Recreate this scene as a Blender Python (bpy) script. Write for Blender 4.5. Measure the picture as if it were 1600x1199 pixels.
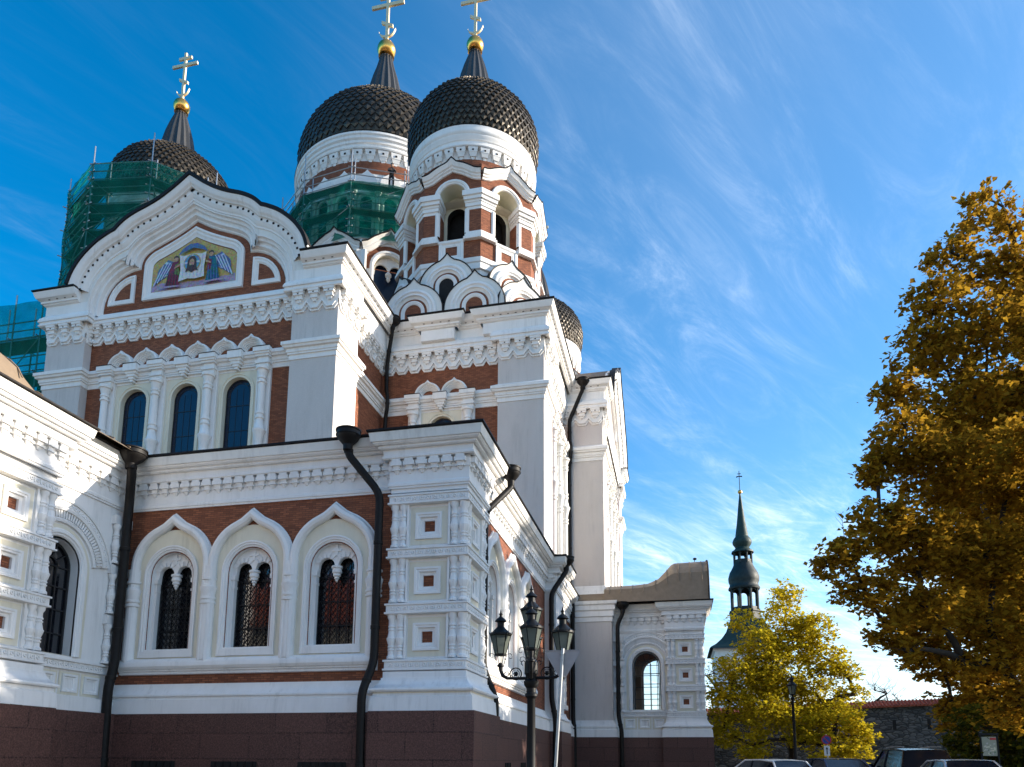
import bpy, bmesh, math, random
from math import sin, cos, pi, radians, sqrt, atan2, hypot
from mathutils import Vector, Matrix
from mathutils.geometry import tessellate_polygon

for o in list(bpy.data.objects):
    bpy.data.objects.remove(o)
scene = bpy.context.scene
COL = scene.collection
rnd = random.Random(7)

# ------------------------------------------------------------------ camera
cam_data = bpy.data.cameras.new('camera')
cam = bpy.data.objects.new('camera', cam_data)
COL.objects.link(cam)
EYE = (0.0, 0.0, 1.5)
PITCH, ROLL, YAW = radians(9.08), radians(0.36), radians(-12.57)
cf = Vector((sin(YAW)*cos(PITCH), cos(YAW)*cos(PITCH), sin(PITCH)))
cr = Vector((cos(YAW), -sin(YAW), 0))
cu = cr.cross(cf)
r2 = cr*cos(ROLL) + cu*sin(ROLL)
u2 = cu*cos(ROLL) - cr*sin(ROLL)
M = Matrix((r2, u2, -cf)).transposed().to_4x4()
M.translation = Vector(EYE)
cam.matrix_world = M
cam_data.sensor_width = 36
cam_data.lens = 1155.28/1600*36
cam_data.shift_y = (1003.8-599.5)/1600
cam_data.clip_start = 0.1
cam_data.clip_end = 6000
scene.camera = cam

# ------------------------------------------------------------------ light
SUN_EL, SUN_AZ = radians(19), radians(16.5)      # azimuth measured from +X towards +Y
sdir = Vector((cos(SUN_AZ)*cos(SUN_EL), sin(SUN_AZ)*cos(SUN_EL), sin(SUN_EL)))
sun_data = bpy.data.lights.new('sun', 'SUN')
sun_data.energy = 5.0
sun_data.angle = radians(0.55)
sun_data.color = (1.0, 0.90, 0.76)
sun = bpy.data.objects.new('sun', sun_data)
sun.rotation_euler = sdir.to_track_quat('Z', 'Y').to_euler()
sun.location = (60, 30, 60)
COL.objects.link(sun)

world = bpy.data.worlds.new('World')
scene.world = world
world.use_nodes = True
wn, wl = world.node_tree.nodes, world.node_tree.links
wn.clear()
w_out = wn.new('ShaderNodeOutputWorld')
w_bg = wn.new('ShaderNodeBackground')
w_bg.inputs['Strength'].default_value = 0.15
sky = wn.new('ShaderNodeTexSky')
sky.sky_type = 'NISHITA'
sky.sun_disc = False
sky.sun_elevation = SUN_EL
sky.sun_rotation = pi/2 - SUN_AZ
sky.altitude = 300
sky.air_density = 1.0
sky.dust_density = 0.9
sky.ozone_density = 2.4
hs = wn.new('ShaderNodeHueSaturation')
hs.inputs['Saturation'].default_value = 1.5
hs.inputs['Hue'].default_value = 0.496
hs.inputs['Value'].default_value = 1.0
wl.new(sky.outputs[0], hs.inputs['Color'])
# thin cirrus: noise on the sky seen as a flat sheet far overhead
tc = wn.new('ShaderNodeTexCoord')
sep = wn.new('ShaderNodeSeparateXYZ')
wl.new(tc.outputs['Generated'], sep.inputs[0])
def wmath(op, a, b=None, clamp=False):
    n = wn.new('ShaderNodeMath'); n.operation = op; n.use_clamp = clamp
    for i, v in enumerate((a, b)):
        if v is None: continue
        if isinstance(v, (int, float)): n.inputs[i].default_value = v
        else: wl.new(v, n.inputs[i])
    return n.outputs[0]
zz = wmath('ADD', wmath('MAXIMUM', sep.outputs[2], 0.0), 0.10)
px_ = wmath('DIVIDE', sep.outputs[0], zz)
py_ = wmath('DIVIDE', sep.outputs[1], zz)
cmb = wn.new('ShaderNodeCombineXYZ')
wl.new(px_, cmb.inputs[0]); wl.new(py_, cmb.inputs[1])
def wnoise(scale, detail, rough, sx, sy, rot, dist=0.0, off=0.0):
    mp = wn.new('ShaderNodeMapping')
    mp.vector_type = 'TEXTURE'
    mp.inputs['Scale'].default_value = (1/sx, 1/sy, 1)
    mp.inputs['Rotation'].default_value = (0, 0, rot)
    mp.inputs['Location'].default_value = (off, off*0.7, 0)
    wl.new(cmb.outputs[0], mp.inputs[0])
    n = wn.new('ShaderNodeTexNoise')
    n.inputs['Scale'].default_value = scale
    n.inputs['Detail'].default_value = detail
    n.inputs['Roughness'].default_value = rough
    n.inputs['Distortion'].default_value = dist
    wl.new(mp.outputs[0], n.inputs[0])
    return n.outputs[0]
def wramp(v, lo, hi):
    r = wn.new('ShaderNodeMapRange'); r.clamp = True; r.interpolation_type = 'SMOOTHSTEP'
    r.inputs[1].default_value = lo; r.inputs[2].default_value = hi
    wl.new(v, r.inputs[0]); return r.outputs[0]
side = wramp(sep.outputs[0], -0.42, 0.12)
streak = wramp(wnoise(1.25, 12, 0.62, 0.48, 2.1, radians(62), 0.7), 0.42, 0.82)
patch = wramp(wnoise(0.55, 5, 0.55, 1, 1, 0, 0.3, 3.1), 0.30, 0.58)
wisp = wramp(wnoise(2.6, 12, 0.70, 0.55, 2.0, radians(50), 0.7, 5.3), 0.50, 0.82)
patch2 = wramp(wnoise(0.8, 3, 0.5, 1, 1, 0, 0.2, 9.4), 0.52, 0.66)
fine = wramp(wnoise(5.0, 9, 0.7, 0.7, 2.2, radians(20), 0.8, 1.3), 0.46, 0.74)
low = wramp(sep.outputs[2], 0.42, 0.10)
feather = wramp(wnoise(3.6, 14, 0.70, 0.50, 1.7, radians(58), 1.6, 2.2), 0.38, 0.74)
tex = wmath('ADD', wmath('MULTIPLY', feather, 0.75), 0.35)
body = wmath('ADD', wmath('MULTIPLY', streak, 0.8), wmath('MULTIPLY', feather, 0.35))
c1 = wmath('MULTIPLY', wmath('MULTIPLY', wmath('MULTIPLY', body, patch), tex), wmath('ADD', wmath('MULTIPLY', side, 1.15), 0.04))
c2 = wmath('MULTIPLY', wmath('MULTIPLY', wmath('MULTIPLY', wisp, tex), patch2), 0.5)
c3 = wmath('MULTIPLY', wmath('MULTIPLY', wmath('MULTIPLY', fine, low), side), 0.55)
hz = wmath('MULTIPLY', wmath('POWER', wmath('SUBTRACT', 1.0, wmath('MAXIMUM', sep.outputs[2], 0.0)), 9.0), 0.62)
cl = wmath('ADD', wmath('MULTIPLY', wmath('ADD', wmath('ADD', c1, c2), c3, True), 0.60), wmath('MULTIPLY', wmath('ADD', hz, 0.09), side), True)
mixc = wn.new('ShaderNodeMix'); mixc.data_type = 'RGBA'
wl.new(cl, mixc.inputs[0])
wl.new(hs.outputs[0], mixc.inputs[6])
mixc.inputs[7].default_value = (5.6, 6.1, 6.7, 1)
wl.new(mixc.outputs[2], w_bg.inputs['Color'])
wl.new(w_bg.outputs[0], w_out.inputs[0])

scene.view_settings.view_transform = 'Standard'
scene.view_settings.look = 'None'
scene.view_settings.gamma = 1
scene.view_settings.exposure = 0.92
scene.render.engine = 'CYCLES'
scene.cycles.max_bounces = 8
scene.cycles.diffuse_bounces = 3
scene.cycles.transparent_max_bounces = 24
scene.cycles.sample_clamp_indirect = 8

# ------------------------------------------------------------------ materials
MATS = {}
def new_mat(name):
    m = bpy.data.materials.new(name); m.use_nodes = True
    nt = m.node_tree
    b = nt.nodes['Principled BSDF']
    MATS[name] = m
    return m, nt, b
def N(nt, typ, **kw):
    n = nt.nodes.new(typ)
    for k, v in kw.items():
        if k in n.inputs.keys() if hasattr(n.inputs, 'keys') else False: n.inputs[k].default_value = v
        else: setattr(n, k, v)
    return n
def pos_noise(nt, scale, detail=5, rough=0.6, stretch=(1, 1, 1)):
    g = nt.nodes.new('ShaderNodeNewGeometry')
    mp = nt.nodes.new('ShaderNodeMapping'); mp.inputs['Scale'].default_value = stretch
    nt.links.new(g.outputs['Position'], mp.inputs[0])
    n = nt.nodes.new('ShaderNodeTexNoise')
    n.inputs['Scale'].default_value = scale; n.inputs['Detail'].default_value = detail
    n.inputs['Roughness'].default_value = rough
    nt.links.new(mp.outputs[0], n.inputs[0])
    return n.outputs[0]
def ramp(nt, v, lo, hi, a=0.0, b=1.0):
    r = nt.nodes.new('ShaderNodeMapRange')
    r.inputs[1].default_value = lo; r.inputs[2].default_value = hi
    r.inputs[3].default_value = a; r.inputs[4].default_value = b
    nt.links.new(v, r.inputs[0]); return r.outputs[0]
def mixc_(nt, f, a, b, blend='MIX'):
    m = nt.nodes.new('ShaderNodeMix'); m.data_type = 'RGBA'; m.blend_type = blend
    for i, v in ((0, f), (6, a), (7, b)):
        if isinstance(v, (int, float)): m.inputs[i].default_value = v
        elif isinstance(v, tuple): m.inputs[i].default_value = (*v, 1)
        else: nt.links.new(v, m.inputs[i])
    return m.outputs[2]
def bump(nt, b, h, strength=0.3, dist=0.02):
    bp = nt.nodes.new('ShaderNodeBump')
    bp.inputs['Strength'].default_value = strength; bp.inputs['Distance'].default_value = dist
    nt.links.new(h, bp.inputs['Height']); nt.links.new(bp.outputs[0], b.inputs['Normal'])
def plaster(name, col, dirt, amt=0.5, grain=0.0, rough=0.85):
    m, nt, b = new_mat(name)
    n1 = ramp(nt, pos_noise(nt, 1.3, 6, 0.65, (1, 1, 0.35)), 0.42, 0.75)
    n2 = ramp(nt, pos_noise(nt, 9, 4, 0.6), 0.3, 0.7)
    n3 = ramp(nt, pos_noise(nt, 4.5, 5, 0.7, (1, 1, 0.07)), 0.50, 0.70)
    n4 = ramp(nt, pos_noise(nt, 0.5, 3, 0.6), 0.42, 0.62)
    st_ = nt.nodes.new('ShaderNodeMath'); st_.operation = 'MULTIPLY'; nt.links.new(n3, st_.inputs[0]); nt.links.new(n4, st_.inputs[1])
    f = nt.nodes.new('ShaderNodeMath'); f.operation = 'MULTIPLY'; f.inputs[1].default_value = amt
    nt.links.new(n1, f.inputs[0])
    c = mixc_(nt, f.outputs[0], col, dirt)
    c = mixc_(nt, ramp(nt, st_.outputs[0], 0, 1, 0, amt*1.1), c, tuple(x*0.72 for x in dirt))
    c = mixc_(nt, ramp(nt, n2, 0, 1, 0, 0.10), c, tuple(x*0.8 for x in col))
    if grain:
        g = ramp(nt, pos_noise(nt, 45, 3, 0.7), 0.35, 0.65)
        c = mixc_(nt, ramp(nt, g, 0, 1, 0, grain), c, tuple(x*0.6 for x in col))
        bump(nt, b, g, 0.35, 0.02)
    else:
        bump(nt, b, pos_noise(nt, 30, 4, 0.6), 0.12, 0.01)
    nt.links.new(c, b.inputs['Base Color'])
    b.inputs['Roughness'].default_value = rough
    b.inputs['Specular IOR Level'].default_value = 0.25
    return m
plaster('white', (0.85, 0.83, 0.805), (0.66, 0.64, 0.60), 0.45)
plaster('cream', (0.77, 0.715, 0.575), (0.62, 0.56, 0.43), 0.45)
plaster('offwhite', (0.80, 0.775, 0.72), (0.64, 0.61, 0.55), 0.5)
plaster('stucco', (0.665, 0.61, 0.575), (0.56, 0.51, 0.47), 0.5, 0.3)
plaster('soffit', (0.70, 0.65, 0.50), (0.55, 0.50, 0.38), 0.4)

def brickmat(name, ca, cb, cm, bw, rh, mortar, rough=0.8, speck=0.0, bstr=0.4):
    m, nt, b = new_mat(name)
    uv = nt.nodes.new('ShaderNodeUVMap')
    br = nt.nodes.new('ShaderNodeTexBrick')
    br.inputs['Color1'].default_value = (*ca, 1); br.inputs['Color2'].default_value = (*cb, 1)
    br.inputs['Mortar'].default_value = (*cm, 1)
    br.inputs['Scale'].default_value = 1; br.inputs['Mortar Size'].default_value = mortar
    br.inputs['Brick Width'].default_value = bw; br.inputs['Row Height'].default_value = rh
    br.inputs['Mortar Smooth'].default_value = 0.2
    nt.links.new(uv.outputs[0], br.inputs[0])
    c = br.outputs[0]
    n1 = ramp(nt, pos_noise(nt, 2.0, 5, 0.65), 0.3, 0.7)
    c = mixc_(nt, ramp(nt, n1, 0, 1, 0, 0.45), c, tuple(x*0.62 for x in ca))
    if speck:
        s = ramp(nt, pos_noise(nt, 26, 6, 0.8), 0.42, 0.66)
        c = mixc_(nt, ramp(nt, s, 0, 1, 0, speck), c, tuple(min(1, x*2.3) for x in ca))
    nt.links.new(c, b.inputs['Base Color'])
    b.inputs['Roughness'].default_value = rough
    b.inputs['Specular IOR Level'].default_value = 0.3
    inv = nt.nodes.new('ShaderNodeMath'); inv.operation = 'SUBTRACT'; inv.inputs[0].default_value = 1
    nt.links.new(br.outputs['Fac'], inv.inputs[1])
    bump(nt, b, inv.outputs[0], bstr, 0.01)
    return m
brickmat('brick', (0.35, 0.122, 0.058), (0.165, 0.052, 0.026), (0.07, 0.04, 0.03), 0.22, 0.066, 0.008)
brickmat('granite', (0.085, 0.040, 0.032), (0.036, 0.018, 0.015), (0.006, 0.005, 0.005), 1.62, 0.75, 0.022, 0.6, 0.9, 0.6)
m, nt, b = new_mat('rubble')
uv = nt.nodes.new('ShaderNodeUVMap'); mp = nt.nodes.new('ShaderNodeMapping'); mp.inputs['Scale'].default_value = (2.1, 4.6, 1)
nt.links.new(uv.outputs[0], mp.inputs[0])
vo = nt.nodes.new('ShaderNodeTexVoronoi'); vo.inputs['Scale'].default_value = 1; vo.inputs['Randomness'].default_value = .9
ve = nt.nodes.new('ShaderNodeTexVoronoi'); ve.feature = 'DISTANCE_TO_EDGE'; ve.inputs['Scale'].default_value = 1; ve.inputs['Randomness'].default_value = .9
nt.links.new(mp.outputs[0], vo.inputs[0]); nt.links.new(mp.outputs[0], ve.inputs[0])
sx = nt.nodes.new('ShaderNodeSeparateXYZ'); nt.links.new(vo.outputs['Color'], sx.inputs[0])
c = mixc_(nt, sx.outputs[0], (0.05, 0.047, 0.046), (0.15, 0.142, 0.135))
c = mixc_(nt, ramp(nt, ve.outputs['Distance'], 0.0, 0.10, 1, 0), c, (0.02, 0.019, 0.018))
nt.links.new(c, b.inputs['Base Color']); b.inputs['Roughness'].default_value = .9
bump(nt, b, ramp(nt, ve.outputs['Distance'], 0, .2), .8, .05)
brickmat('limewall', (0.56, 0.49, 0.38), (0.42, 0.36, 0.28), (0.30, 0.26, 0.2), 0.5, 0.22, 0.03, 0.9, 0.3, 0.6)

def simple(name, col, rough=0.6, metal=0.0, var=0.15, scale=6, spec=0.5):
    m, nt, b = new_mat(name)
    n1 = ramp(nt, pos_noise(nt, scale, 5, 0.65), 0.3, 0.7)
    c = mixc_(nt, ramp(nt, n1, 0, 1, 0, var*2), col, tuple(x*0.55 for x in col))
    nt.links.new(c, b.inputs['Base Color'])
    nt.links.new(ramp(nt, n1, 0, 1, max(0.02, rough-0.06), min(1, rough+0.10)), b.inputs['Roughness'])
    b.inputs['Metallic'].default_value = metal
    b.inputs['Specular IOR Level'].default_value = spec
    return m
simple('roof', (0.25, 0.18, 0.115), 0.55, 0.0, 0.25, 3)
simple('roof_edge', (0.012, 0.009, 0.008), 0.6, 0.0, 0.15, 6, 0.25)
simple('pipe', (0.009, 0.007, 0.006), 0.55, 0.0, 0.2, 6, 0.25)
simple('iron', (0.007, 0.007, 0.008), 0.5, 0.1, 0.15, 6, 0.3)
m = simple('scale', (0.10, 0.08, 0.055), 0.36, 0.55, 0.35, 5)
nt = m.node_tree; b = nt.nodes['Principled BSDF']
gi = nt.nodes.new('ShaderNodeNewGeometry')
old = b.inputs['Base Color'].links[0].from_socket
nt.links.new(mixc_(nt, ramp(nt, gi.outputs['Random Per Island'], 0, 1, 0.0, 0.75), old, (0.022, 0.018, 0.014)), b.inputs['Base Color'])
nt.links.new(ramp(nt, gi.outputs['Random Per Island'], 0, 1, 0.38, 0.58), b.inputs['Roughness'])
simple('scale_dark', (0.010, 0.008, 0.007), 0.6)
simple('spike_metal', (0.07, 0.068, 0.065), 0.45, 0.5, 0.3, 4)
simple('gold', (0.95, 0.50, 0.12), 0.26, 1.0, 0.12, 4)
simple('pale_gold', (0.78, 0.66, 0.42), 0.5, 0.3, 0.1, 4)
simple('steel', (0.42, 0.43, 0.44), 0.4, 0.8, 0.2, 12)
simple('plank', (0.20, 0.15, 0.10), 0.8)
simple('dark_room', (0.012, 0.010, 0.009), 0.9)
simple('bark', (0.028, 0.021, 0.016), 0.9, 0, 0.3, 8)
simple('copper', (0.013, 0.042, 0.036), 0.6, 0.1, 0.35, 1.2)
simple('copper_dark', (0.010, 0.020, 0.020), 0.6, 0.1, 0.35, 1.2)
simple('tiles', (0.36, 0.085, 0.04), 0.8, 0, 0.35, 3)
simple('asphalt', (0.055, 0.053, 0.052), 0.9, 0, 0.3, 3)
simple('cobble', (0.10, 0.092, 0.085), 0.85, 0, 0.35, 5)
simple('grass', (0.05, 0.065, 0.018), 0.9, 0, 0.4, 4)
simple('paint_white', (0.78, 0.78, 0.78), 0.25, 0, 0.04)
simple('paint_silver', (0.55, 0.57, 0.60), 0.22, 0.6, 0.04)
simple('paint_blue', (0.02, 0.035, 0.09), 0.2, 0.3, 0.05)
simple('paint_black', (0.012, 0.012, 0.014), 0.2, 0.2, 0.05)
simple('rubber', (0.015, 0.015, 0.015), 0.8)
simple('car_glass', (0.012, 0.016, 0.024), 0.06, 0, 0.05)
simple('lamp_red', (0.35, 0.01, 0.01), 0.25)
simple('sign_back', (0.36, 0.35, 0.36), 0.5, 0.4, 0.1)
simple('sign_blue', (0.02, 0.05, 0.30), 0.4, 0, 0.05)
simple('sign_red', (0.50, 0.02, 0.025), 0.4, 0, 0.05)
simple('sign_white', (0.78, 0.78, 0.78), 0.4, 0, 0.05)
simple('board', (0.40, 0.39, 0.30), 0.5, 0, 0.1)
simple('board_print', (0.20, 0.27, 0.17), 0.5, 0, 0.3, 9)
simple('cloth_dark', (0.02, 0.02, 0.024), 0.9)
simple('cloth_grey', (0.16, 0.16, 0.17), 0.9)
simple('skin', (0.50, 0.30, 0.22), 0.6)
simple('hair', (0.03, 0.02, 0.015), 0.7)
simple('glass_dark', (0.006, 0.007, 0.011), 0.03, 0, 0.05, 6)
MATS['glass_dark'].node_tree.nodes['Principled BSDF'].inputs['IOR'].default_value = 1.95
simple('hall', (0.30, 0.20, 0.14), 0.8)
simple('glass_blue', (0.012, 0.022, 0.050), 0.12, 0, 0.25, 2.5, 0.5)
simple('lead', (0.012, 0.013, 0.016), 0.5)

m, nt, b = new_mat('lantern_glass')
b.inputs['Base Color'].default_value = (0.22, 0.25, 0.22, 1); b.inputs['Roughness'].default_value = 0.35
b.inputs['Transmission Weight'].default_value = 0.55; b.inputs['IOR'].default_value = 1.1
m, nt, b = new_mat('clear_glass')
nt.nodes.remove(b)
gl = nt.nodes.new('ShaderNodeBsdfGlossy'); gl.inputs['Roughness'].default_value = 0.03
tr = nt.nodes.new('ShaderNodeBsdfTransparent'); tr.inputs[0].default_value = (0.86, 0.88, 0.88, 1)
lw = nt.nodes.new('ShaderNodeLayerWeight'); lw.inputs[0].default_value = 0.25
mx = nt.nodes.new('ShaderNodeMixShader')
nt.links.new(lw.outputs['Fresnel'], mx.inputs[0]); nt.links.new(tr.outputs[0], mx.inputs[1]); nt.links.new(gl.outputs[0], mx.inputs[2])
nt.links.new(mx.outputs[0], nt.nodes['Material Output'].inputs[0])

# green scaffold netting: an open weave, part hole, part thread
m, nt, b = new_mat('netting')
nt.nodes.remove(b)
df = nt.nodes.new('ShaderNodeBsdfDiffuse'); tl = nt.nodes.new('ShaderNodeBsdfTranslucent')
cn = mixc_(nt, ramp(nt, pos_noise(nt, 1.1, 5, 0.6, (1, 1, 0.6)), 0.3, 0.7), (0.008, 0.30, 0.22), (0.0, 0.15, 0.12))
nt.links.new(cn, df.inputs[0]); nt.links.new(cn, tl.inputs[0])
m1 = nt.nodes.new('ShaderNodeMixShader'); m1.inputs[0].default_value = 0.5
nt.links.new(df.outputs[0], m1.inputs[1]); nt.links.new(tl.outputs[0], m1.inputs[2])
tr = nt.nodes.new('ShaderNodeBsdfTransparent'); tr.inputs[0].default_value = (0.62, 0.82, 0.78, 1)
m2 = nt.nodes.new('ShaderNodeMixShader')
nt.links.new(ramp(nt, pos_noise(nt, 2.2, 4, 0.6), 0.3, 0.7, 0.42, 0.62), m2.inputs[0])
nt.links.new(tr.outputs[0], m2.inputs[1]); nt.links.new(m1.outputs[0], m2.inputs[2])
nt.links.new(m2.outputs[0], nt.nodes['Material Output'].inputs[0])

def leafmat(name, c1, c2, c3, trans=0.5):
    m, nt, b = new_mat(name)
    nt.nodes.remove(b)
    oi = nt.nodes.new('ShaderNodeNewGeometry')
    cr_ = nt.nodes.new('ShaderNodeValToRGB')
    e = cr_.color_ramp.elements
    e[0].position = 0; e[0].color = (*c1, 1); e[1].position = 1; e[1].color = (*c3, 1)
    x = e.new(0.5); x.color = (*c2, 1)
    nt.links.new(oi.outputs['Random Per Island'], cr_.inputs[0])
    df = nt.nodes.new('ShaderNodeBsdfDiffuse'); tl = nt.nodes.new('ShaderNodeBsdfTranslucent')
    nt.links.new(cr_.outputs[0], df.inputs[0]); nt.links.new(cr_.outputs[0], tl.inputs[0])
    mx = nt.nodes.new('ShaderNodeMixShader'); mx.inputs[0].default_value = trans
    nt.links.new(df.outputs[0], mx.inputs[1]); nt.links.new(tl.outputs[0], mx.inputs[2])
    nt.links.new(mx.outputs[0], nt.nodes['Material Output'].inputs[0])
leafmat('maple_leaf', (0.28, 0.145, 0.016), (0.46, 0.27, 0.024), (0.16, 0.085, 0.011), 0.5)
leafmat('linden_leaf', (0.56, 0.44, 0.02), (0.34, 0.30, 0.02), (0.72, 0.54, 0.03), 0.55)
leafmat('shrub_leaf', (0.045, 0.055, 0.012), (0.09, 0.09, 0.014), (0.20, 0.16, 0.015), 0.4)

# ------------------------------------------------------------------ mesh builder
WORG = {}
class Frame:
    """wall frame: u along the wall, d out of it, z up"""
    def __init__(s, o, U, Nn):
        s.o = Vector((o[0], o[1], 0)); s.U = Vector((U[0], U[1], 0)); s.N = Vector((Nn[0], Nn[1], 0))
    def __call__(s, u, d, z):
        return s.o + s.U*u + s.N*d + Vector((0, 0, z))
    def shift(s, d):
        f = Frame((0, 0), s.U, s.N); f.o = s.o + s.N*d; return f
def front(y): return Frame((0, y), (1, 0), (0, -1))
def right(x): return Frame((x, 0), (0, 1), (1, 0))

class MB:
    def __init__(s):
        s.v = []; s.f = []; s.m = []; s.mats = []
    def mi(s, m):
        if m not in s.mats: s.mats.append(m)
        return s.mats.index(m)
    def add(s, pts, faces, m):
        k = len(s.v); s.v.extend([tuple(p) for p in pts]); i = s.mi(m)
        for f in faces:
            s.f.append([k+q for q in f]); s.m.append(i)
    def quad(s, a, b, c, d, m): s.add([a, b, c, d], [(0, 1, 2, 3)], m)
    def box(s, F, u0, u1, d0, d1, z0, z1, m):
        P = [F(u, d, z) for z in (z0, z1) for d in (d0, d1) for u in (u0, u1)]
        s.add(P, [(0, 1, 3, 2), (4, 6, 7, 5), (0, 4, 5, 1), (2, 3, 7, 6), (0, 2, 6, 4), (1, 5, 7, 3)], m)
    def wbox(s, x0, x1, y0, y1, z0, z1, m):
        s.box(Frame((0, 0), (1, 0), (0, 1)), x0, x1, y0, y1, z0, z1, m)
    def taper(s, F, uc, w0, w1, d0, d1a, d1b, z0, z1, m):
        # block whose width and depth change from z0 (w0,d1a) to z1 (w1,d1b)
        P = [F(uc-w0/2, d0, z0), F(uc+w0/2, d0, z0), F(uc-w0/2, d1a, z0), F(uc+w0/2, d1a, z0),
             F(uc-w1/2, d0, z1), F(uc+w1/2, d0, z1), F(uc-w1/2, d1b, z1), F(uc+w1/2, d1b, z1)]
        s.add(P, [(0, 1, 3, 2), (4, 6, 7, 5), (0, 4, 5, 1), (2, 3, 7, 6), (0, 2, 6, 4), (1, 5, 7, 3)], m)
    def grid(s, rows, m, closed_u=False, closed_v=False, mats=None):
        n = len(rows); k = len(rows[0]); base = len(s.v)
        for r in rows: s.v.extend([tuple(p) for p in r])
        for i in range(n if closed_v else n-1):
            for j in range(k if closed_u else k-1):
                a = base+i*k+j; b_ = base+i*k+(j+1) % k
                c = base+((i+1) % n)*k+(j+1) % k; d = base+((i+1) % n)*k+j
                s.f.append([a, b_, c, d]); s.m.append(s.mi(mats[j] if mats else m))
    def plan(s, path, prof, m, closed=False, mats=None, cap=True):
        """sweep prof [(d,z)] along plan path; outside lies to the right of travel"""
        n = len(path); rows = []
        dirs = []
        for i in range(n-1 if not closed else n):
            a = Vector(path[i]); b_ = Vector(path[(i+1) % n]); dirs.append((b_-a).normalized())
        for i in range(n):
            if closed: d0, d1 = dirs[i-1], dirs[i]
            else: d0 = dirs[max(0, i-1)]; d1 = dirs[min(i, n-2)]
            n0 = Vector((d0.y, -d0.x)); n1 = Vector((d1.y, -d1.x))
            mv = (n0+n1); mv = mv/max(0.25, mv.dot(n0)) if mv.length > 1e-6 else n0
            p = Vector(path[i])
            rows.append([(p.x+mv.x*d, p.y+mv.y*d, z) for d, z in prof])
        s.grid(rows, m, closed_v=closed, mats=mats)
        if cap and not closed:
            for r in (rows[0], rows[-1]):
                s.add(r, [tuple(range(len(r)))], m)
    def face(s, F, curve, prof, m, closed=False, mats=None, cap=False):
        """sweep prof [(a,d)] along a curve [(u,z)] in the wall plane; a>0 to the left of travel"""
        n = len(curve); rows = []; dirs = []
        for i in range(n if closed else n-1):
            a = Vector(curve[i]); b_ = Vector(curve[(i+1) % n]); dirs.append((b_-a).normalized())
        for i in range(n):
            if closed: d0, d1 = dirs[i-1], dirs[i]
            else: d0 = dirs[max(0, i-1)]; d1 = dirs[min(i, n-2)]
            n0 = Vector((-d0.y, d0.x)); n1 = Vector((-d1.y, d1.x))
            mv = n0+n1; mv = mv/max(0.35, mv.dot(n0)) if mv.length > 1e-6 else n0
            rows.append([F(curve[i][0]+mv.x*a, d, curve[i][1]+mv.y*a) for a, d in prof])
        s.grid(rows, m, closed_v=closed, mats=mats)
        if cap and not closed:
            for r in (rows[0], rows[-1]): s.add(r, [tuple(range(len(r)))], m)
    def fill(s, F, outer, holes, d, m):
        loops = [[Vector((p[0], p[1], 0)) for p in L] for L in [outer]+list(holes)]
        tri = tessellate_polygon(loops)
        flat = [p for L in [outer]+list(holes) for p in L]
        s.add([F(p[0], d, p[1]) for p in flat], tri, m)
    def strip(s, F, curve, d0, d1, m, closed=False):
        s.grid([[F(u, d0, z), F(u, d1, z)] for u, z in curve], m, closed_v=closed)
    def prism(s, F, outline, d0, d1, m, mside=None):
        s.fill(F, outline, [], d1, m); s.fill(F, outline, [], d0, m)
        s.strip(F, outline, d0, d1, mside or m, True)
    def lathe(s, c, prof, seg, m, a0=0.0, a1=2*pi, mats=None):
        full = abs(a1-a0-2*pi) < 1e-6
        k = seg if full else seg+1
        rows = [[(c[0]+r*cos(a0+(a1-a0)*j/seg), c[1]+r*sin(a0+(a1-a0)*j/seg), c[2]+z) for j in range(k)] for r, z in prof]
        base = len(s.v)
        for r in rows: s.v.extend(r)
        for i in range(len(rows)-1):
            for j in range(k if full else k-1):
                s.f.append([base+i*k+j, base+i*k+(j+1) % k, base+(i+1)*k+(j+1) % k, base+(i+1)*k+j])
                s.m.append(s.mi(mats[i] if mats else m))
    def tube(s, pts, rad, m, seg=8, cap=True):
        pts = [Vector(p) for p in pts]; n = len(pts)
        if not hasattr(rad, '__len__'): rad = [rad]*n
        rows = []; up = None
        for i in range(n):
            t = (pts[min(i+1, n-1)]-pts[max(i-1, 0)]).normalized()
            if up is None:
                up = Vector((0, 0, 1)) if abs(t.z) < 0.9 else Vector((1, 0, 0))
            a = t.cross(up)
            if a.length < 1e-4: a = t.cross(Vector((0, 1, 0)))
            a.normalize(); b_ = a.cross(t); up = b_
            rows.append([pts[i]+(a*cos(2*pi*j/seg)+b_*sin(2*pi*j/seg))*rad[i] for j in range(seg)])
        s.grid(rows, m, closed_u=True)
        if cap:
            for r in (rows[0], rows[-1]): s.add(r, [tuple(range(seg))], m)
    def ball(s, c, r, m, seg=20, rings=12, sq=(1, 1, 1)):
        prof = [(max(1e-4, sin(pi*i/rings)), -cos(pi*i/rings)) for i in range(rings+1)]
        rows = [[(c[0]+r*sq[0]*q*cos(2*pi*j/seg), c[1]+r*sq[1]*q*sin(2*pi*j/seg), c[2]+r*sq[2]*z) for j in range(seg)] for q, z in prof]
        s.grid(rows, m, closed_u=True)
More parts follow.
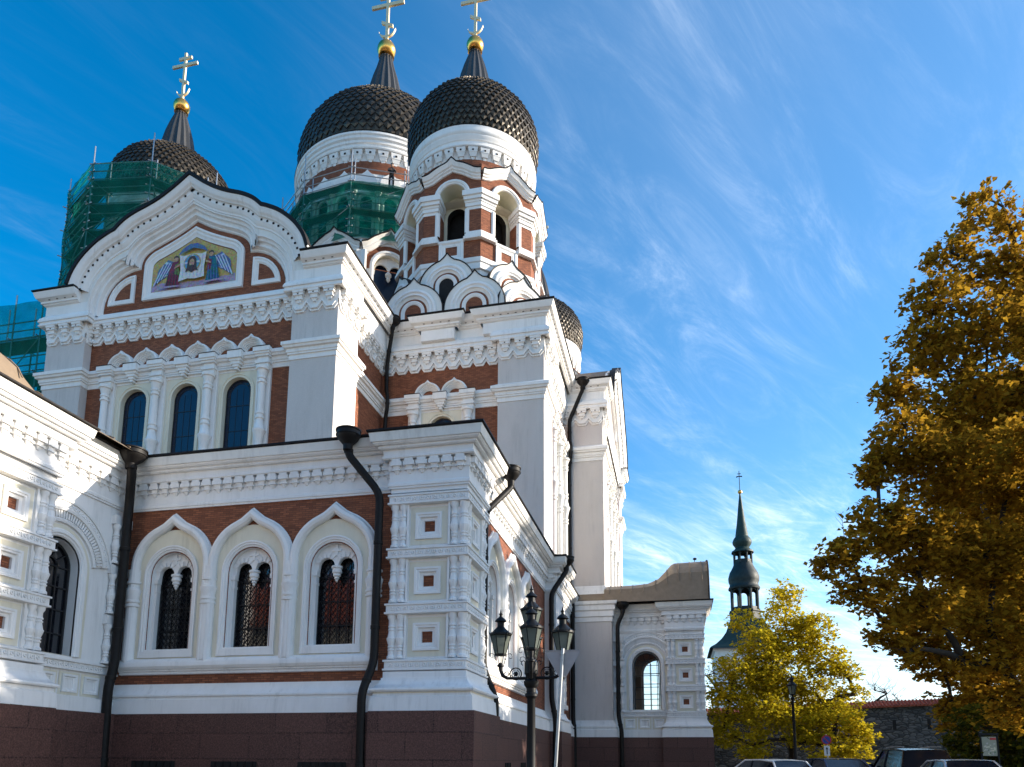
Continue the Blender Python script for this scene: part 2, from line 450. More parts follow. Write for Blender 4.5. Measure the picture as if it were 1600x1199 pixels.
    def mesh(s, name, org=(0, 0, 0), smooth=32):
        me = bpy.data.meshes.new(name)
        ox, oy, oz = org
        me.from_pydata([(x-ox, y-oy, z-oz) for x, y, z in s.v], [], s.f)
        for mname in s.mats: me.materials.append(MATS[mname])
        me.polygons.foreach_set('material_index', s.m)
        uvl = me.uv_layers.new(name='UVMap')
        data = [0.0]*(2*len(me.loops))
        for p in me.polygons:
            nx, ny, nz = p.normal
            h = hypot(nx, ny)
            if abs(nz) > 0.75 or h < 1e-5:
                for li in p.loop_indices:
                    v = s.v[me.loops[li].vertex_index]; data[2*li] = v[0]; data[2*li+1] = v[1]
            else:
                tx, ty = -ny/h, nx/h
                if abs(tx) > abs(ty):
                    if tx < 0: tx, ty = -tx, -ty
                elif ty < 0: tx, ty = -tx, -ty
                for li in p.loop_indices:
                    v = s.v[me.loops[li].vertex_index]; data[2*li] = v[0]*tx+v[1]*ty; data[2*li+1] = v[2]
        uvl.data.foreach_set('uv', data)
        if smooth:
            me.shade_smooth(); me.set_sharp_from_angle(angle=radians(smooth))
        me.update()
        return me
    def build(s, name, parent=None, org=(0, 0, 0), label=None, local=False, smooth=32):
        me = s.mesh(name, (0, 0, 0) if local else org, smooth)
        return link(name, me, parent, org, label, local)
def link(name, me, parent=None, org=(0, 0, 0), label=None, local=False):
    o = bpy.data.objects.new(name, me); COL.objects.link(o)
    if parent is not None:
        o.parent = parent
        po = WORG.get(parent.name, (0, 0, 0))
        o.location = org if local else (org[0]-po[0], org[1]-po[1], org[2]-po[2])
    else: o.location = org
    WORG[o.name] = tuple(org)
    if label: o['label'] = label
    return o
def thing(name, label, cat, org=(0, 0, 0), group=None, rotz=0.0):
    o = bpy.data.objects.new(name, None); COL.objects.link(o)
    o.empty_display_size = 0.5
    o.location = org; o.rotation_euler = (0, 0, rotz)
    WORG[o.name] = tuple(org)
    o['label'] = label; o['category'] = cat
    if group: o['group'] = group
    return o
def tag(o, label, cat, group=None):
    o['label'] = label; o['category'] = cat
    if group: o['group'] = group
    return o
def structure(o):
    o['kind'] = 'structure'; return o
def copy_tree(o, parent=None):
    c = o.copy(); COL.objects.link(c)
    if parent is not None: c.parent = parent
    WORG[c.name] = WORG.get(o.name, (0, 0, 0))
    for ch in list(o.children): copy_tree(ch, c)
    return c

# ------------------------------------------------------------------ curve helpers
def arc(uc, zc, r, a0=180, a1=0, n=14):
    return [(uc+r*cos(radians(a0+(a1-a0)*i/n)), zc+r*sin(radians(a0+(a1-a0)*i/n))) for i in range(n+1)]
def arch(uc, zc, r, z0, n=14):
    return [(uc-r, z0)]+arc(uc, zc, r, n=n)+[(uc+r, z0)]
def ogee(uc, zc, r, tip, ha=24, n=14, z0=None):
    L = arc(uc, zc, r, 180, 90+ha, n//2)
    e = L[-1]
    L.append((uc-(uc-e[0])*0.47, e[1]+(zc+tip-e[1])*0.42))
    pts = L+[(uc, zc+tip)]+[(2*uc-u, z) for u, z in reversed(L)]
    if z0 is not None: pts = [(uc-r, z0)]+pts+[(uc+r, z0)]
    return pts
def rect(u0, u1, z0, z1): return [(u0, z0), (u0, z1), (u1, z1), (u1, z0)]
def seg_frames(path):
    for i in range(len(path)-1):
        a = Vector(path[i]); b_ = Vector(path[i+1]); L = (b_-a).length; d = (b_-a)/L
        yield Frame(a, d, (d.y, -d.x)), L, i

def offset2d(pts, a):
    """shift an open polyline to its left by a"""
    n = len(pts); out = []; dirs = []
    for i in range(n-1):
        d = Vector((pts[i+1][0]-pts[i][0], pts[i+1][1]-pts[i][1])).normalized(); dirs.append(d)
    for i in range(n):
        d0 = dirs[max(0, i-1)]; d1 = dirs[min(i, n-2)]
        n0 = Vector((-d0.y, d0.x)); n1 = Vector((-d1.y, d1.x)); mv = n0+n1; mv = mv/max(.35, mv.dot(n0))
        out.append((pts[i][0]+mv.x*a, pts[i][1]+mv.y*a))
    return out
# ================================================================== CATHEDRAL
CATH = thing('cathedral', 'white and brick orthodox cathedral with dark onion domes, golden crosses and a mosaic gable', 'cathedral', (-22.5, 50, 0))

# ---- plan lines of the low gallery (outside on the right of travel)
LOW = [(-17.3, 19.98), (-8.1, 19.98), (-8.1, 19.7), (-5.74, 19.7), (-5.74, 22.0), (-6.0, 22.0),
       (-6.0, 34.0), (-5.45, 34.0), (-5.45, 36.4), (-6.0, 36.4), (-6.0, 42.9)]
PLF = front(19.7)      # corner pilaster, front face
PLS = right(-5.74)     # corner pilaster, side face
GF = front(19.98)      # gallery front wall
GS = right(-6.0)       # gallery side wall

def baluster_prof(z0, h, r):
    P = [(1.25, 0), (1.25, .05), (.85, .09), (.8, .17), (1.05, .19), (1.05, .215), (.82, .225), (.82, .245), (1.05, .26), (1.05, .285),
         (.85, .30), (1.15, .36), (1.42, .44), (1.42, .47), (1.2, .485), (1.0, .57), (.86, .63), (1.05, .645), (1.05, .67), (.82, .68),
         (.82, .70), (1.05, .715), (1.05, .74), (.85, .76), (.82, .86), (1.3, .93), (1.3, 1.0)]
    return [(r*a, z0+h*b) for a, b in P]
def half_col(mb, F, u, d, prof, m='white', seg=10):
    c = F(u, d, 0); mb.lathe((c.x, c.y, 0), prof, seg, m)

def bead_band(mb, F, L, z0, z1, d, u0=0.0, m='white'):
    # raised string of rings and petals between two fillets
    h = (z1-z0); zc = (z0+z1)/2; n = max(1, int(L/(h*1.05))); st = L/n
    for i in range(n):
        uc = u0+st*(i+.5)
        pts = [(uc+h*.26*cos(2*pi*k/8), zc+h*.26*sin(2*pi*k/8)) for k in range(8)]
        mb.face(F, pts[::-1], [(h*.07, d), (0, d+.028), (-h*.09, d+.028), (-h*.13, d)], m, closed=True)
        mb.taper(F, uc+st/2, st*.18, st*.30, d, d+.03, d+.02, z0+h*.12, z1-h*.12, m)

def square_panel(mb, F, uc, zc, s=1.0):
    h = .565*s
    mb.fill(F, rect(uc-h, uc+h, zc-h, zc+h), [rect(uc-.40*s, uc+.40*s, zc-.40*s, zc+.40*s)], .012, 'cream')
    mb.face(F, rect(uc-.40*s, uc+.40*s, zc-.40*s, zc+.40*s), [(0, .0), (0, .07), (-.06*s, .07), (-.08*s, .045), (-.13*s, .045), (-.15*s, .0), (-.155*s, -.02), (-.235*s, -.04), (-.235*s, -.16)], 'white', closed=True)
    q = .17*s
    mb.fill(F, rect(uc-q, uc+q, zc-q, zc+q), [], -.12, 'brick')

TIERS = (4.04, 5.68, 7.33, 8.97)
def band_profile(z, d0=0.0):
    return [(d0-.12, z-.06), (d0+.0, z-.05), (d0+.07, z-.03), (d0+.07, z+.02), (d0+.03, z+.03), (d0+.03, z+.21), (d0+.07, z+.22), (d0+.07, z+.27), (d0, z+.29), (d0-.12, z+.33)]
def tier_face(mb, F, u0, u1, pairs=(True, True), T=TIERS, s=1.0):
    """one face of a carved corner pilaster: three square panels between paired balusters"""
    uc = (u0+u1)/2
    zz_ = [((T[k]+.33+T[k+1]-.06)/2-.02) for k in range(3)]
    mb.fill(F, rect(u0+.02, u1-.02, T[0]-.2, 9.5), [rect(uc-.40*s, uc+.40*s, z-.40*s, z+.40*s) for z in zz_], -.10, 'white')
    for k in range(3):
        za, zb = T[k]+.33, T[k+1]-.06
        zc = (za+zb)/2-.02
        square_panel(mb, F.shift(-.10), uc, zc, s)
        for side, use in ((-1, pairs[0]), (1, pairs[1])):
            if not use: continue
            e = u0 if side < 0 else u1
            mb.box(F, uc+side*.60, uc+side*.66, -.12, -.02, za-.02, zb+.02, 'white')
            for q in (.125, .40):
                half_col(mb, F, e-side*q, -.10, baluster_prof(za-.02, zb-za+.04, .105))
    for z in T:
        bead_band(mb, F, u1-u0-.1, z+.03, z+.21, .03, u0+.05)

# ---- cornice of the gallery
CORN = [(-.05, 9.43), (.05, 9.44), (.05, 9.50), (.08, 9.52), (.08, 9.60), (.045, 9.62), (.045, 9.98), (.07, 10.0), (.07, 10.36), (.19, 10.37),
        (.23, 10.42), (.23, 10.48), (.19, 10.49), (.21, 10.68), (.29, 10.71), (.33, 10.76), (.33, 10.82), (.40, 10.86), (.45, 10.93),
        (.45, 10.97), (.50, 11.0), (.55, 11.29), (.0, 11.30)]
CORN = [(d, z if d < .05 else z-(z-1.5)*d/19.7) for d, z in CORN]
CORNM = ['white']*20+['offwhite', 'roof_edge']
def modillions(mb, path, z, sp=.385, s=1.0, skip=()):
    for F, L, i in seg_frames(path):
        if i in skip or L < .3: continue
        n = max(1, round(L/sp)); st = L/n
        for k in range(n):
            u = st*(k+.5); w = st*.84
            mb.box(F, u-w*.40, u+w*.40, .04, .205*s, z+.29, z+.37, 'white')
            mb.box(F, u-w*.52, u+w*.52, .04, .20*s, z+.17, z+.29, 'white')
            mb.taper(F, u, w*.50, w*.66, .04, .13*s, .15*s, z+.07, z+.17, 'white')
            mb.box(F, u-w*.38, u+w*.38, .04, .15*s, z+.035, z+.07, 'white')
            mb.taper(F, u, w*.22, w*.46, .04, .08*s, .12*s, z-.06, z+.035, 'white')
def lip(mb, path, d, z, m='roof_edge', t=.07):
    mb.plan(path, [(d-.5, z), (d, z), (d+.035, z+.02), (d+.035, z+t), (d-.03, z+t+.01), (d-.5, z+t+.05)], m)

mb = MB()
mb.plan(LOW, CORN, 'white', mats=CORNM)
modillions(mb, LOW, 9.92)
mb.build('gallery_cornice', CATH)
mb = MB(); lip(mb, LOW, .57, 11.03)
# roof slopes from the lip up to the upper walls
P = [(-17.3, 19.4), (-5.2, 19.2), (-5.35, 34.4), (-5.4, 43), (-6.2, 43)]
mb.add([(-31, 19.5, 11.08), (-5.5, 19.5, 11.08), (-5.5, 43, 11.08), (-6.6, 34.5, 12.6), (-15, 34.5, 12.6), (-15, 28.8, 12.6), (-31, 28.8, 12.6), (-6.6, 43, 12.6)],
       [(0, 1, 4, 5), (0, 5, 6), (1, 2, 7, 3), (1, 3, 4)], 'roof')
mb.build('gallery_roof', CATH)

# ---- granite plinth
mb = MB()
PLIN = [(.30, -0.3), (.30, 2.82), (-.1, 2.86)]
mb.plan([(-17.3, 19.93)]+LOW[1:], PLIN, 'granite')
mb.build('granite_plinth', CATH)
# basement windows, just dark slots with a stone frame
for uc in (-15.4, -12.7, -9.9):
    mb = MB(); F = front(19.63)
    mb.fill(F, rect(uc-.75, uc+.75, .35, 1.42), [], .006, 'dark_room')
    for k in range(6): mb.box(F, uc-.6+k*.24, uc-.57+k*.24, .006, .03, .35, 1.42, 'iron')
    mb.build('basement_window', CATH)
for uc in (25.0, 27.6):
    mb = MB(); F = right(-5.70)
    mb.fill(F, rect(uc-.45, uc+.45, .35, 1.42), [], .006, 'dark_room')
    for k in range(4): mb.box(F, uc-.35+k*.24, uc-.32+k*.24, .006, .03, .35, 1.42, 'iron')
    mb.build('basement_window', CATH)

# ---- white base moulding and walls
BASE = [(.31, 2.83), (.29, 3.26), (.24, 3.28), (.23, 3.34), (.29, 3.36), (.29, 3.41), (.22, 3.46), (.13, 3.60), (.09, 3.72), (.09, 3.76), (-.05, 3.77)]
mb = MB()
mb.plan([(-17.3, 19.98), (-8.1, 19.98)], BASE, 'white'); mb.plan([(-6.0, 22), (-6.0, 34)], BASE, 'white'); mb.plan([(-6.0, 36.4), (-6.0, 42.9)], BASE, 'white')
SILL = [(-.02, 4.05), (.10, 4.07), (.10, 4.14), (.15, 4.16), (.15, 4.20), (.20, 4.22), (.25, 4.30), (.25, 4.40), (.19, 4.50), (.08, 4.56), (-.05, 4.57)]
mb.plan([(-17.08, 19.98), (-8.45, 19.98)], SILL, 'white'); mb.plan([(-6.0, 22.3), (-6.0, 30.9)], SILL, 'white')
mb.build('base_moulding', CATH)

UC_F = (-15.53, -12.76, -9.97)
UC_S = (23.7, 26.5, 29.3)
def win_hole(uc): return arch(uc, 7.25, .74, 4.80, 12)
mb = MB()
mb.fill(GF, rect(-17.3, -8.0, 3.7, 9.5), [win_hole(u) for u in UC_F], 0, 'brick')
mb.fill(GS, rect(21.9, 34.1, 3.7, 9.5), [win_hole(u) for u in UC_S], 0, 'brick')
mb.fill(GS, rect(36.3, 43.0, 2.8, 9.5), [rect(37.9, 39.7, 4.6, 8.3)], 0, 'brick')
mb.build('gallery_wall', CATH)

def gallery_window(F, uc, refl='glass_dark'):
    mb = MB()
    zc, Ri, Ro = 7.52, 1.16, 1.47
    # cream field
    fld = arch(uc, zc, Ri+.05, 4.5, 16)
    mb.fill(F, fld, [arch(uc, 7.25, .96, 4.66, 14)], .03, 'cream')
    # roll moulding rising as half columns and meeting in an ogee tip
    roll = [(.31, -.0), (.31, .05), (.27, .06), (.265, .13), (.22, .20), (.13, .235), (.05, .20), (.0, .12), (-.0, .02)]
    cv = [(uc-Ri, 4.45)]+ogee(uc, zc, Ri, 1.36, 22, 18)+[(uc+Ri, 4.45)]
    # the moulding narrows as it reaches the shared columns
    mb.face(F, cv, roll, 'white')
    # stepped white architrave
    mb.face(F, arch(uc, 7.25, .96, 4.66, 16)[0:1]+arc(uc, 7.25, .96, n=16)+[(uc+.96, 4.66)], [(0, .0), (0, .09), (-.05, .10), (-.07, .07), (-.12, .07), (-.14, .03), (-.18, .03), (-.20, -.04), (-.22, -.10), (-.22, -.30)], 'white')
    mb.box(F, uc-.97, uc+.97, -.3, .09, 4.60, 4.80, 'white')
    mb.box(F, uc-.80, uc+.80, -.3, .04, 4.80, 4.86, 'white')
    # tympanum with twin little arches and a hanging pendant
    r = .265; zs = 7.30; cx = .315
    outl = [(uc-.74, 7.12)]+arc(uc, 7.25, .74, n=14)+[(uc+.74, 7.12), (uc+.60, 7.12)]
    outl += [(uc+cx+r, zs)]+[(uc+cx+r*cos(radians(a)), zs+r*sin(radians(a))) for a in range(0, 181, 18)][1:]
    outl += [(uc+.05, 7.22), (uc-.05, 7.22)]
    outl += [(uc-cx+r*cos(radians(a)), zs+r*sin(radians(a))) for a in range(0, 181, 18)]
    outl += [(uc-.60, 7.12)]
    Ft = F.shift(-.16)
    mb.prism(Ft, outl, -.14, 0, 'white')
    for s in (-1, 1):
        for a in range(8, 180, 24):
            c, sn = cos(radians(a)), sin(radians(a))
            q = [(uc+s*cx+rr*cos(radians(a+da)), zs+rr*sin(radians(a+da))) for rr, da in ((r+.01, -7), (r+.16, -8), (r+.16, 8), (r+.01, 7))]
            if hypot(q[1][0]-uc, q[1][1]-7.25) > .73 or (q[1][0]-uc)*s < -.02: continue
            mb.prism(Ft, q, 0, .035, 'white')
        mb.box(F, uc+s*.74-.14*(s > 0), uc+s*.74+.14*(s < 0), -.3, -.10, 7.02, 7.16, 'white')
        mb.box(F, uc+s*.74-.11*(s > 0), uc+s*.74+.11*(s < 0), -.3, -.14, 4.86, 7.02, 'white')
        mb.box(F, uc+s*.74-.13*(s > 0), uc+s*.74+.13*(s < 0), -.3, -.12, 6.74, 6.82, 'white')
    mb.prism(Ft, rect(uc-.04, uc+.04, 7.62, 7.98), 0, .04, 'white')
    mb.prism(Ft, rect(uc-.16, uc+.16, 7.76, 7.83), 0, .041, 'white')
    c = F(uc, -.22, 0)
    mb.lathe((c.x, c.y, 0), [(.05, 7.35), (.17, 7.30), (.17, 7.24), (.13, 7.22), (.15, 7.15), (.15, 7.10), (.11, 7.06), (.12, 7.0), (.07, 6.96), (.08, 6.92), (.04, 6.88), (.045, 6.85), (.001, 6.80)], 12, 'white')
    w = mb.build('window', CATH, tuple(F(uc, 0, 4.8)))
    mb = MB()
    mb.fill(F, arch(uc, 7.25, .76, 4.7, 10), [], -.46, refl)
    mb.strip(F, arch(uc, 7.25, .745, 4.7, 10), -.46, -.29, 'white')
    mb.build('pane', w, tuple(F(uc, -.46, 4.8)))
    mb = MB()
    # wrought lattice in front of the glass
    Fg = F.shift(-.38); t = .009
    def bar(p, q, t=t, dz=.012):
        d = Vector((q[0]-p[0], q[1]-p[1])); n = Vector((-d.y, d.x)).normalized()*t
        mb.prism(Fg, [(p[0]+n.x, p[1]+n.y), (q[0]+n.x, q[1]+n.y), (q[0]-n.x, q[1]-n.y), (p[0]-n.x, p[1]-n.y)], 0, dz, 'iron')
    x0, x1, z0, z1 = uc-.62, uc+.62, 4.80, 7.6
    st = .155
    k = -20
    while k < 40:
        for sg in (1, -1):
            # diagonal through the box
            pts = []
            zA = z0+k*st*1.35
            xa, za = (x0, zA); xb, zb = (x1, zA+1.24*1.35)
            if zb <= z0 or za >= z1: continue
            if za < z0: xa += (z0-za)/1.35; za = z0
            if zb > z1: xb -= (zb-z1)/1.35; zb = z1
            if sg < 0: xa, xb = 2*uc-xa, 2*uc-xb
            bar((xa, za), (xb, zb))
        k += 1
    for k in (-.31, 0, .31): bar((uc+k, z0), (uc+k, z1), .014, .02)
    for z in (5.5, 6.25, 7.0): bar((x0, z), (x1, z), .014, .021)
    mb.build('grille', w, tuple(F(uc, -.38, 4.8)))
    return w
for u in UC_F: gallery_window(GF, u)
for u in UC_S: gallery_window(GS, u)
# knots on the shared window columns
for F, us in ((GF, [UC_F[0]-1.33, (UC_F[0]+UC_F[1])/2, (UC_F[1]+UC_F[2])/2, UC_F[2]+1.33]), (GS, [UC_S[0]-1.35, (UC_S[0]+UC_S[1])/2, (UC_S[1]+UC_S[2])/2, UC_S[2]+1.35])):
    for u in us:
        c = F(u, .03, 0); mb = MB()
        mb.lathe((c.x, c.y, 0), [(.205, 4.5), (.205, 6.22), (.255, 6.24), (.255, 6.30), (.215, 6.32), (.215, 6.36), (.255, 6.38), (.255, 6.44), (.22, 6.46), (.24, 6.6), (.275, 6.72), (.275, 6.78), (.225, 6.80), (.225, 6.85), (.20, 6.87), (.20, 6.97), (.25, 6.99), (.25, 7.05), (.20, 7.07), (.20, 7.45)], 14, 'white')
        mb.build('window_column', CATH, tuple(F(u, .03, 4.5)))

# ---- carved corner pilaster of the gallery
PIL = [(-8.1, 20.3), (-8.1, 19.7), (-5.74, 19.7), (-5.74, 22.0), (-6.3, 22.0)]
mb = MB()
mb.plan(PIL, [(-.42, 4.0), (-.42, 9.5)], 'dark_room', cap=False)
mb.plan(PIL, [(.34, 2.84), (.31, 3.24), (.26, 3.27), (.25, 3.33)], 'white', cap=False)
mb.plan(PIL, [(.25, 3.33), (.25, 3.37)], 'cream', cap=False)
mb.plan(PIL, [(.25, 3.37), (.34, 3.39), (.36, 3.43), (.34, 3.48), (.24, 3.52), (.13, 3.66), (.09, 3.74), (.09, 3.79), (.05, 3.80), (.05, 3.97), (-.12, 4.0)], 'white', cap=False)
for z in TIERS: mb.plan(PIL, band_profile(z), 'white', cap=False)
mb.plan(PIL, [(-.1, 9.30), (.0, 9.30), (.0, 9.46)], 'white', cap=False)
tier_face(mb, PLF, -8.1, -5.74)
tier_face(mb, PLS, 19.7, 22.0)
mb.build('corner_pilaster', CATH)
mb = MB()
mb.plan([(-8.1, 20.1), (-8.1, 19.62), (-5.66, 19.62), (-5.66, 22.0), (-6.1, 22.0)], [(.32, -.3), (.32, 2.835), (-.1, 2.87)], 'granite')
mb.build('pilaster_plinth', CATH)

# ---- plain bay with one tall blind window further back on the gallery side
BAY = [(-6.3, 34.0), (-5.45, 34.0), (-5.45, 36.4), (-6.3, 36.4)]
mb = MB()
mb.plan(BAY, [(0, 2.8), (0, 9.5)], 'white', cap=False)
mb.plan(BAY, BASE, 'white', cap=False)
mb.face(right(-6.0), arch(38.8, 7.4, .9, 4.4), [(.28, 0), (.28, .12), (.2, .16), (.1, .16), (.06, .08), (0, .06), (0, -.3)], 'white')
mb.box(right(-6.0), 37.5, 40.1, -.02, .22, 4.2, 4.45, 'white')
mb.build('gallery_bay', CATH)
mb = MB(); mb.fill(right(-6.0), rect(37.8, 39.8, 4.5, 8.4), [], -.3, 'glass_dark'); mb.build('pane', CATH)
# ================================================================== PORCHES
def porch(F, uc, name_label, plan_of, B1, P1, T, s, far_z=0):
    """side of an entrance porch. F: frame of the carved pilaster face (d=0), u grows from the
    cathedral wall to the outer corner. bay: u in [0,2.55]; pilaster: u in [2.55,4.65]"""
    B0 = 0.0
    W = F.shift(-.40)                              # recessed bay wall
    pr = MB()
    # wall with arched window hole
    pr.fill(W, rect(-.6, B1+.05, 2.8, 10.4), [arch(uc, 7.02, .74, 4.42, 14)], 0, 'white')
    pr.strip(W, arch(uc, 7.02, .74, 4.42, 14), 0, -.45, 'white')
    # architraves
    pr.face(W, arch(uc, 7.02, .74, 4.42, 16), [(.30, 0), (.30, .05), (.25, .09), (.17, .09), (.14, .05), (.10, .05), (.06, .0), (.0, .0)], 'white')
    pr.fill(W, [p for p in arch(uc, 7.02, 1.16, 4.42, 16)], [arch(uc, 7.02, 1.0, 4.43, 14)], .02, 'cream')
    # radial dentil arch and beaded arch, cut by the pilasters
    lim0, lim1 = B0-.05, B1+.02
    def clip(r, n=40):
        return [p for p in arc(uc, 7.0, r, 170, 10, n) if lim0 <= p[0] <= lim1]
    pr.face(W, clip(1.25), [(0, 0), (0, .08), (.07, .10), (.12, .06), (.12, .03), (.34, .03), (.34, .13), (.42, .15), (.46, .11), (.46, .05), (.66, .05), (.66, .10), (.73, .11), (.76, 0)], 'white')
    n = 44
    for i in range(n):
        a0 = 168-156*(i+.15)/n; a1 = 168-156*(i+.75)/n
        q = [(uc+r*cos(radians(a)), 7.0+r*sin(radians(a))) for r, a in ((1.38, a0), (1.60, a0), (1.60, a1), (1.38, a1))]
        if lim0 < q[0][0] < lim1 and lim0 < q[2][0] < lim1: pr.prism(W, q, .03, .09, 'white')
    for i in range(34):
        a = radians(168-156*(i+.5)/34); c = (uc+1.81*cos(a), 7.0+1.81*sin(a))
        if lim0+.1 < c[0] < lim1-.1:
            pts = [(c[0]+.055*cos(2*pi*k/7), c[1]+.055*sin(2*pi*k/7)) for k in range(7)]
            pr.face(W, pts[::-1], [(.02, .05), (0, .075), (-.02, .075), (-.03, .05)], 'white', closed=True)
    # sill band, small square coffers below, base
    pr.box(W, -.6, B1, 0, .10, 4.03, 4.09, 'white'); pr.box(W, -.6, B1, 0, .05, 4.09, 4.27, 'white'); pr.box(W, -.6, B1, 0, .12, 4.27, 4.33, 'white')
    bead_band(pr, W, B1, 4.09, 4.27, .05, 0)
    for k in range(3):
        c = .42+k*.82
        pr.fill(W, rect(c-.38, c+.38, 3.30, 3.96), [rect(c-.28, c+.28, 3.38, 3.90)], .015, 'cream')
        pr.face(W, rect(c-.28, c+.28, 3.38, 3.90), [(0, 0), (0, .07), (-.06, .07), (-.09, .02), (-.13, .02), (-.14, -.03), (-.3, -.03)], 'white', closed=True)
    pr.box(W, -.6, B1, 0, .24, 2.82, 3.24, 'white')
    # cornice of bay and pilaster
    prof = [(d, z) for d, z in CORN]
    # little corner balusters beside the wall
    for k in range(3):
        za, zb = T[k]+.33, T[k+1]-.06
        for q in (.0, .24): half_col(pr, W, q-.22, .10, baluster_prof(za-.02, zb-za+.04, .10))
        pr.box(W, -.55, .18, 0, .16, T[k+1]-.03, T[k+1]+.26, 'white')
    # pilaster
    pr.box(F, B1, P1, -.9, -.42, 3.9, 9.6, 'white')
    pr.box(F, B1, P1, -.9, -.10, 9.45, 9.7, 'white')
    pr.strip(F, [(B1+.02, 3.9), (B1+.02, 9.5)], -.6, -.10, 'white')
    tier_face(pr, F, B1, P1, T=T, s=s)
    path = plan_of([(B1, -.6), (B1, 0), (P1, 0), (P1, -2.6)])
    for z in T: pr.plan(path, band_profile(z), 'white', cap=False)
    pr.plan(path, [(.34, 2.84), (.31, 3.24), (.26, 3.27), (.25, 3.33), (.25, 3.37), (.34, 3.39), (.36, 3.43), (.34, 3.48), (.24, 3.52), (.13, 3.66), (.09, 3.74), (.09, 3.79), (.05, 3.80), (.05, 3.97), (-.12, 4.0)], 'white', cap=False)
    pr.plan(path[1:] if path[0][1] > path[-1][1] and False else path, [(-.42, 2.8), (-.42, 10.3)], 'white', cap=False)
    # carved end face of the pilaster
    cp = plan_of([(-.6, -.40), (B1, -.40), (B1, 0), (P1, 0), (P1, -2.6)])
    low = [(d, z-PDZ) for d, z in CORN]
    pr.plan(cp, low, 'white', mats=CORNM, cap=False)
    modillions(pr, cp, 9.92-PDZ)
    o = pr.build('porch', CATH, tuple(F(uc, 0, 2.8)), label=name_label)
    g = MB(); gp = plan_of([(-.6, -.30), (B1, -.30), (B1, .05), (P1+.05, .05), (P1+.05, -2.6)])
    g.plan(gp, [(.30, -.3), (.30, 2.83), (-.1, 2.86)], 'granite', cap=False)
    g.build('granite_plinth', o, tuple(F(uc, 0, 0)))
    # window frame and glass
    w = MB(); Fw = W.shift(-.30)
    w.face(Fw, arch(uc, 7.02, .72, 4.44, 14), [(0, 0), (0, .05), (-.06, .05), (-.06, 0)], 'lead')
    for k in (-.25, .25): w.box(Fw, uc+k-.017, uc+k+.017, 0, .035, 4.44, 7.1, 'lead')
    for z in (5.05, 5.75, 6.42, 7.02): w.box(Fw, uc-.7, uc+.7, 0, .034, z-.017, z+.017, 'lead')
    w.face(Fw, arc(uc, 7.02, .27, n=10), [(0, 0), (0, .035), (-.035, .035), (-.035, 0)], 'lead')
    for a in (36, 72, 108, 144):
        c, s_ = cos(radians(a)), sin(radians(a))
        w.prism(Fw, [(uc+.26*c-.015*s_, 7.02+.26*s_+.015*c), (uc+.70*c-.015*s_, 7.02+.70*s_+.015*c), (uc+.70*c+.015*s_, 7.02+.70*s_-.015*c), (uc+.26*c+.015*s_, 7.02+.26*s_-.015*c)], 0, .034, 'lead')
    wo = w.build('window', CATH, tuple(Fw(uc, 0, 4.42)))
    g = MB(); g.fill(Fw, arch(uc, 7.02, .73, 4.42, 12), [], -.02, 'clear_glass' if far_z else 'glass_dark'); g.build('pane', wo, tuple(Fw(uc, 0, 4.42)))
    return o

PDZ = 0.50
# right porch: its side looks at the camera
RF = front(42.85)
RFm = Frame((-3.05, 42.85), (1, 0), (0, -1))
def plan_r(L): return [tuple(RFm(u, d, 0)[:2]) for u, d in L]
porch(RFm, 1.40, 'porch with see-through arched window on the right side', plan_r, 2.55, 4.65, (3.98, 5.47, 7.02, 8.45), .95, far_z=1)
# far wall of the right porch has the same window, so the sky shows through both
mb = MB(); FB = front(47.6)
mb.fill(FB, rect(-3.6, 1.6, 2.8, 10.4), [arch(-1.15, 7.0, .85, 4.3, 14)], 0, 'hall')
mb.face(FB, arch(-1.15, 7.0, .85, 4.3, 14), [(.14, 0), (.14, .08), (0, .08), (0, -.2)], 'stucco')
mb.box(FB, -2.0, -.3, -.05, .0, 6.98, 7.03, 'lead')
for k in (-1.58, -1.15, -.72): mb.box(FB, k-.02, k+.02, -.05, 0, 4.3, 7.8, 'lead')
for z in (5.0, 5.7, 6.35): mb.box(FB, -2.0, -.3, -.05, 0, z-.02, z+.02, 'lead')
mb.box(front(43.4), -3.4, 1.5, -4.3, 0, 9.6, 9.8, 'hall')
mb.wbox(1.35, 1.55, 43.4, 47.6, 2.8, 10.3, 'hall')
mb.build('porch_hall', CATH, (-1, 45, 2.8))
# roof of the right porch: low slope, then a raised barrel over the door
def porch_roof(pt, eave, prof=((-.9, 11.95), (.8, 11.97), (1.6, 12.05), (2.2, 12.35), (2.65, 12.85), (2.95, 13.22), (3.15, 13.32), (5.0, 13.36)), ex=.55):
    mb = MB()
    # pt(u, v, z): u from the wall outwards, v across the porch
    rows = []
    for u, zt in prof:
        row = []
        for k in range(9):
            a = pi*k/8
            v = 2.45-3.05*cos(a)
            row.append(pt(u, v, eave+(zt-eave)*max(0, sin(a))**ex))
        rows.append(row)
    mb.grid(rows, 'roof')
    mb.add(rows[-1], [tuple(range(9))], 'cream'); mb.add(rows[0], [tuple(range(9))], 'cream')
    for i in range(9):
        u = -.6+i*.66
        for q in range(len(prof)-1):
            if prof[q][0] <= u <= prof[q+1][0]: zt = prof[q][1]+(prof[q+1][1]-prof[q][1])*(u-prof[q][0])/(prof[q+1][0]-prof[q][0])
        mb.tube([pt(u, 2.45-3.07*cos(pi*k/16), eave+.012+(zt-eave)*max(0, sin(pi*k/16))**ex) for k in range(1, 16)], .022, 'roof', 5)
    mb.tube([pt(prof[-1][0]+.02, 2.45-3.1*cos(pi*k/16), eave+(prof[-1][1]+.04-eave)*max(0, sin(pi*k/16))**ex) for k in range(17)], .05, 'roof_edge', 6)
    return mb
mb = porch_roof(lambda u, v, z: (-3.05+u, 42.75+v, z), 10.57)
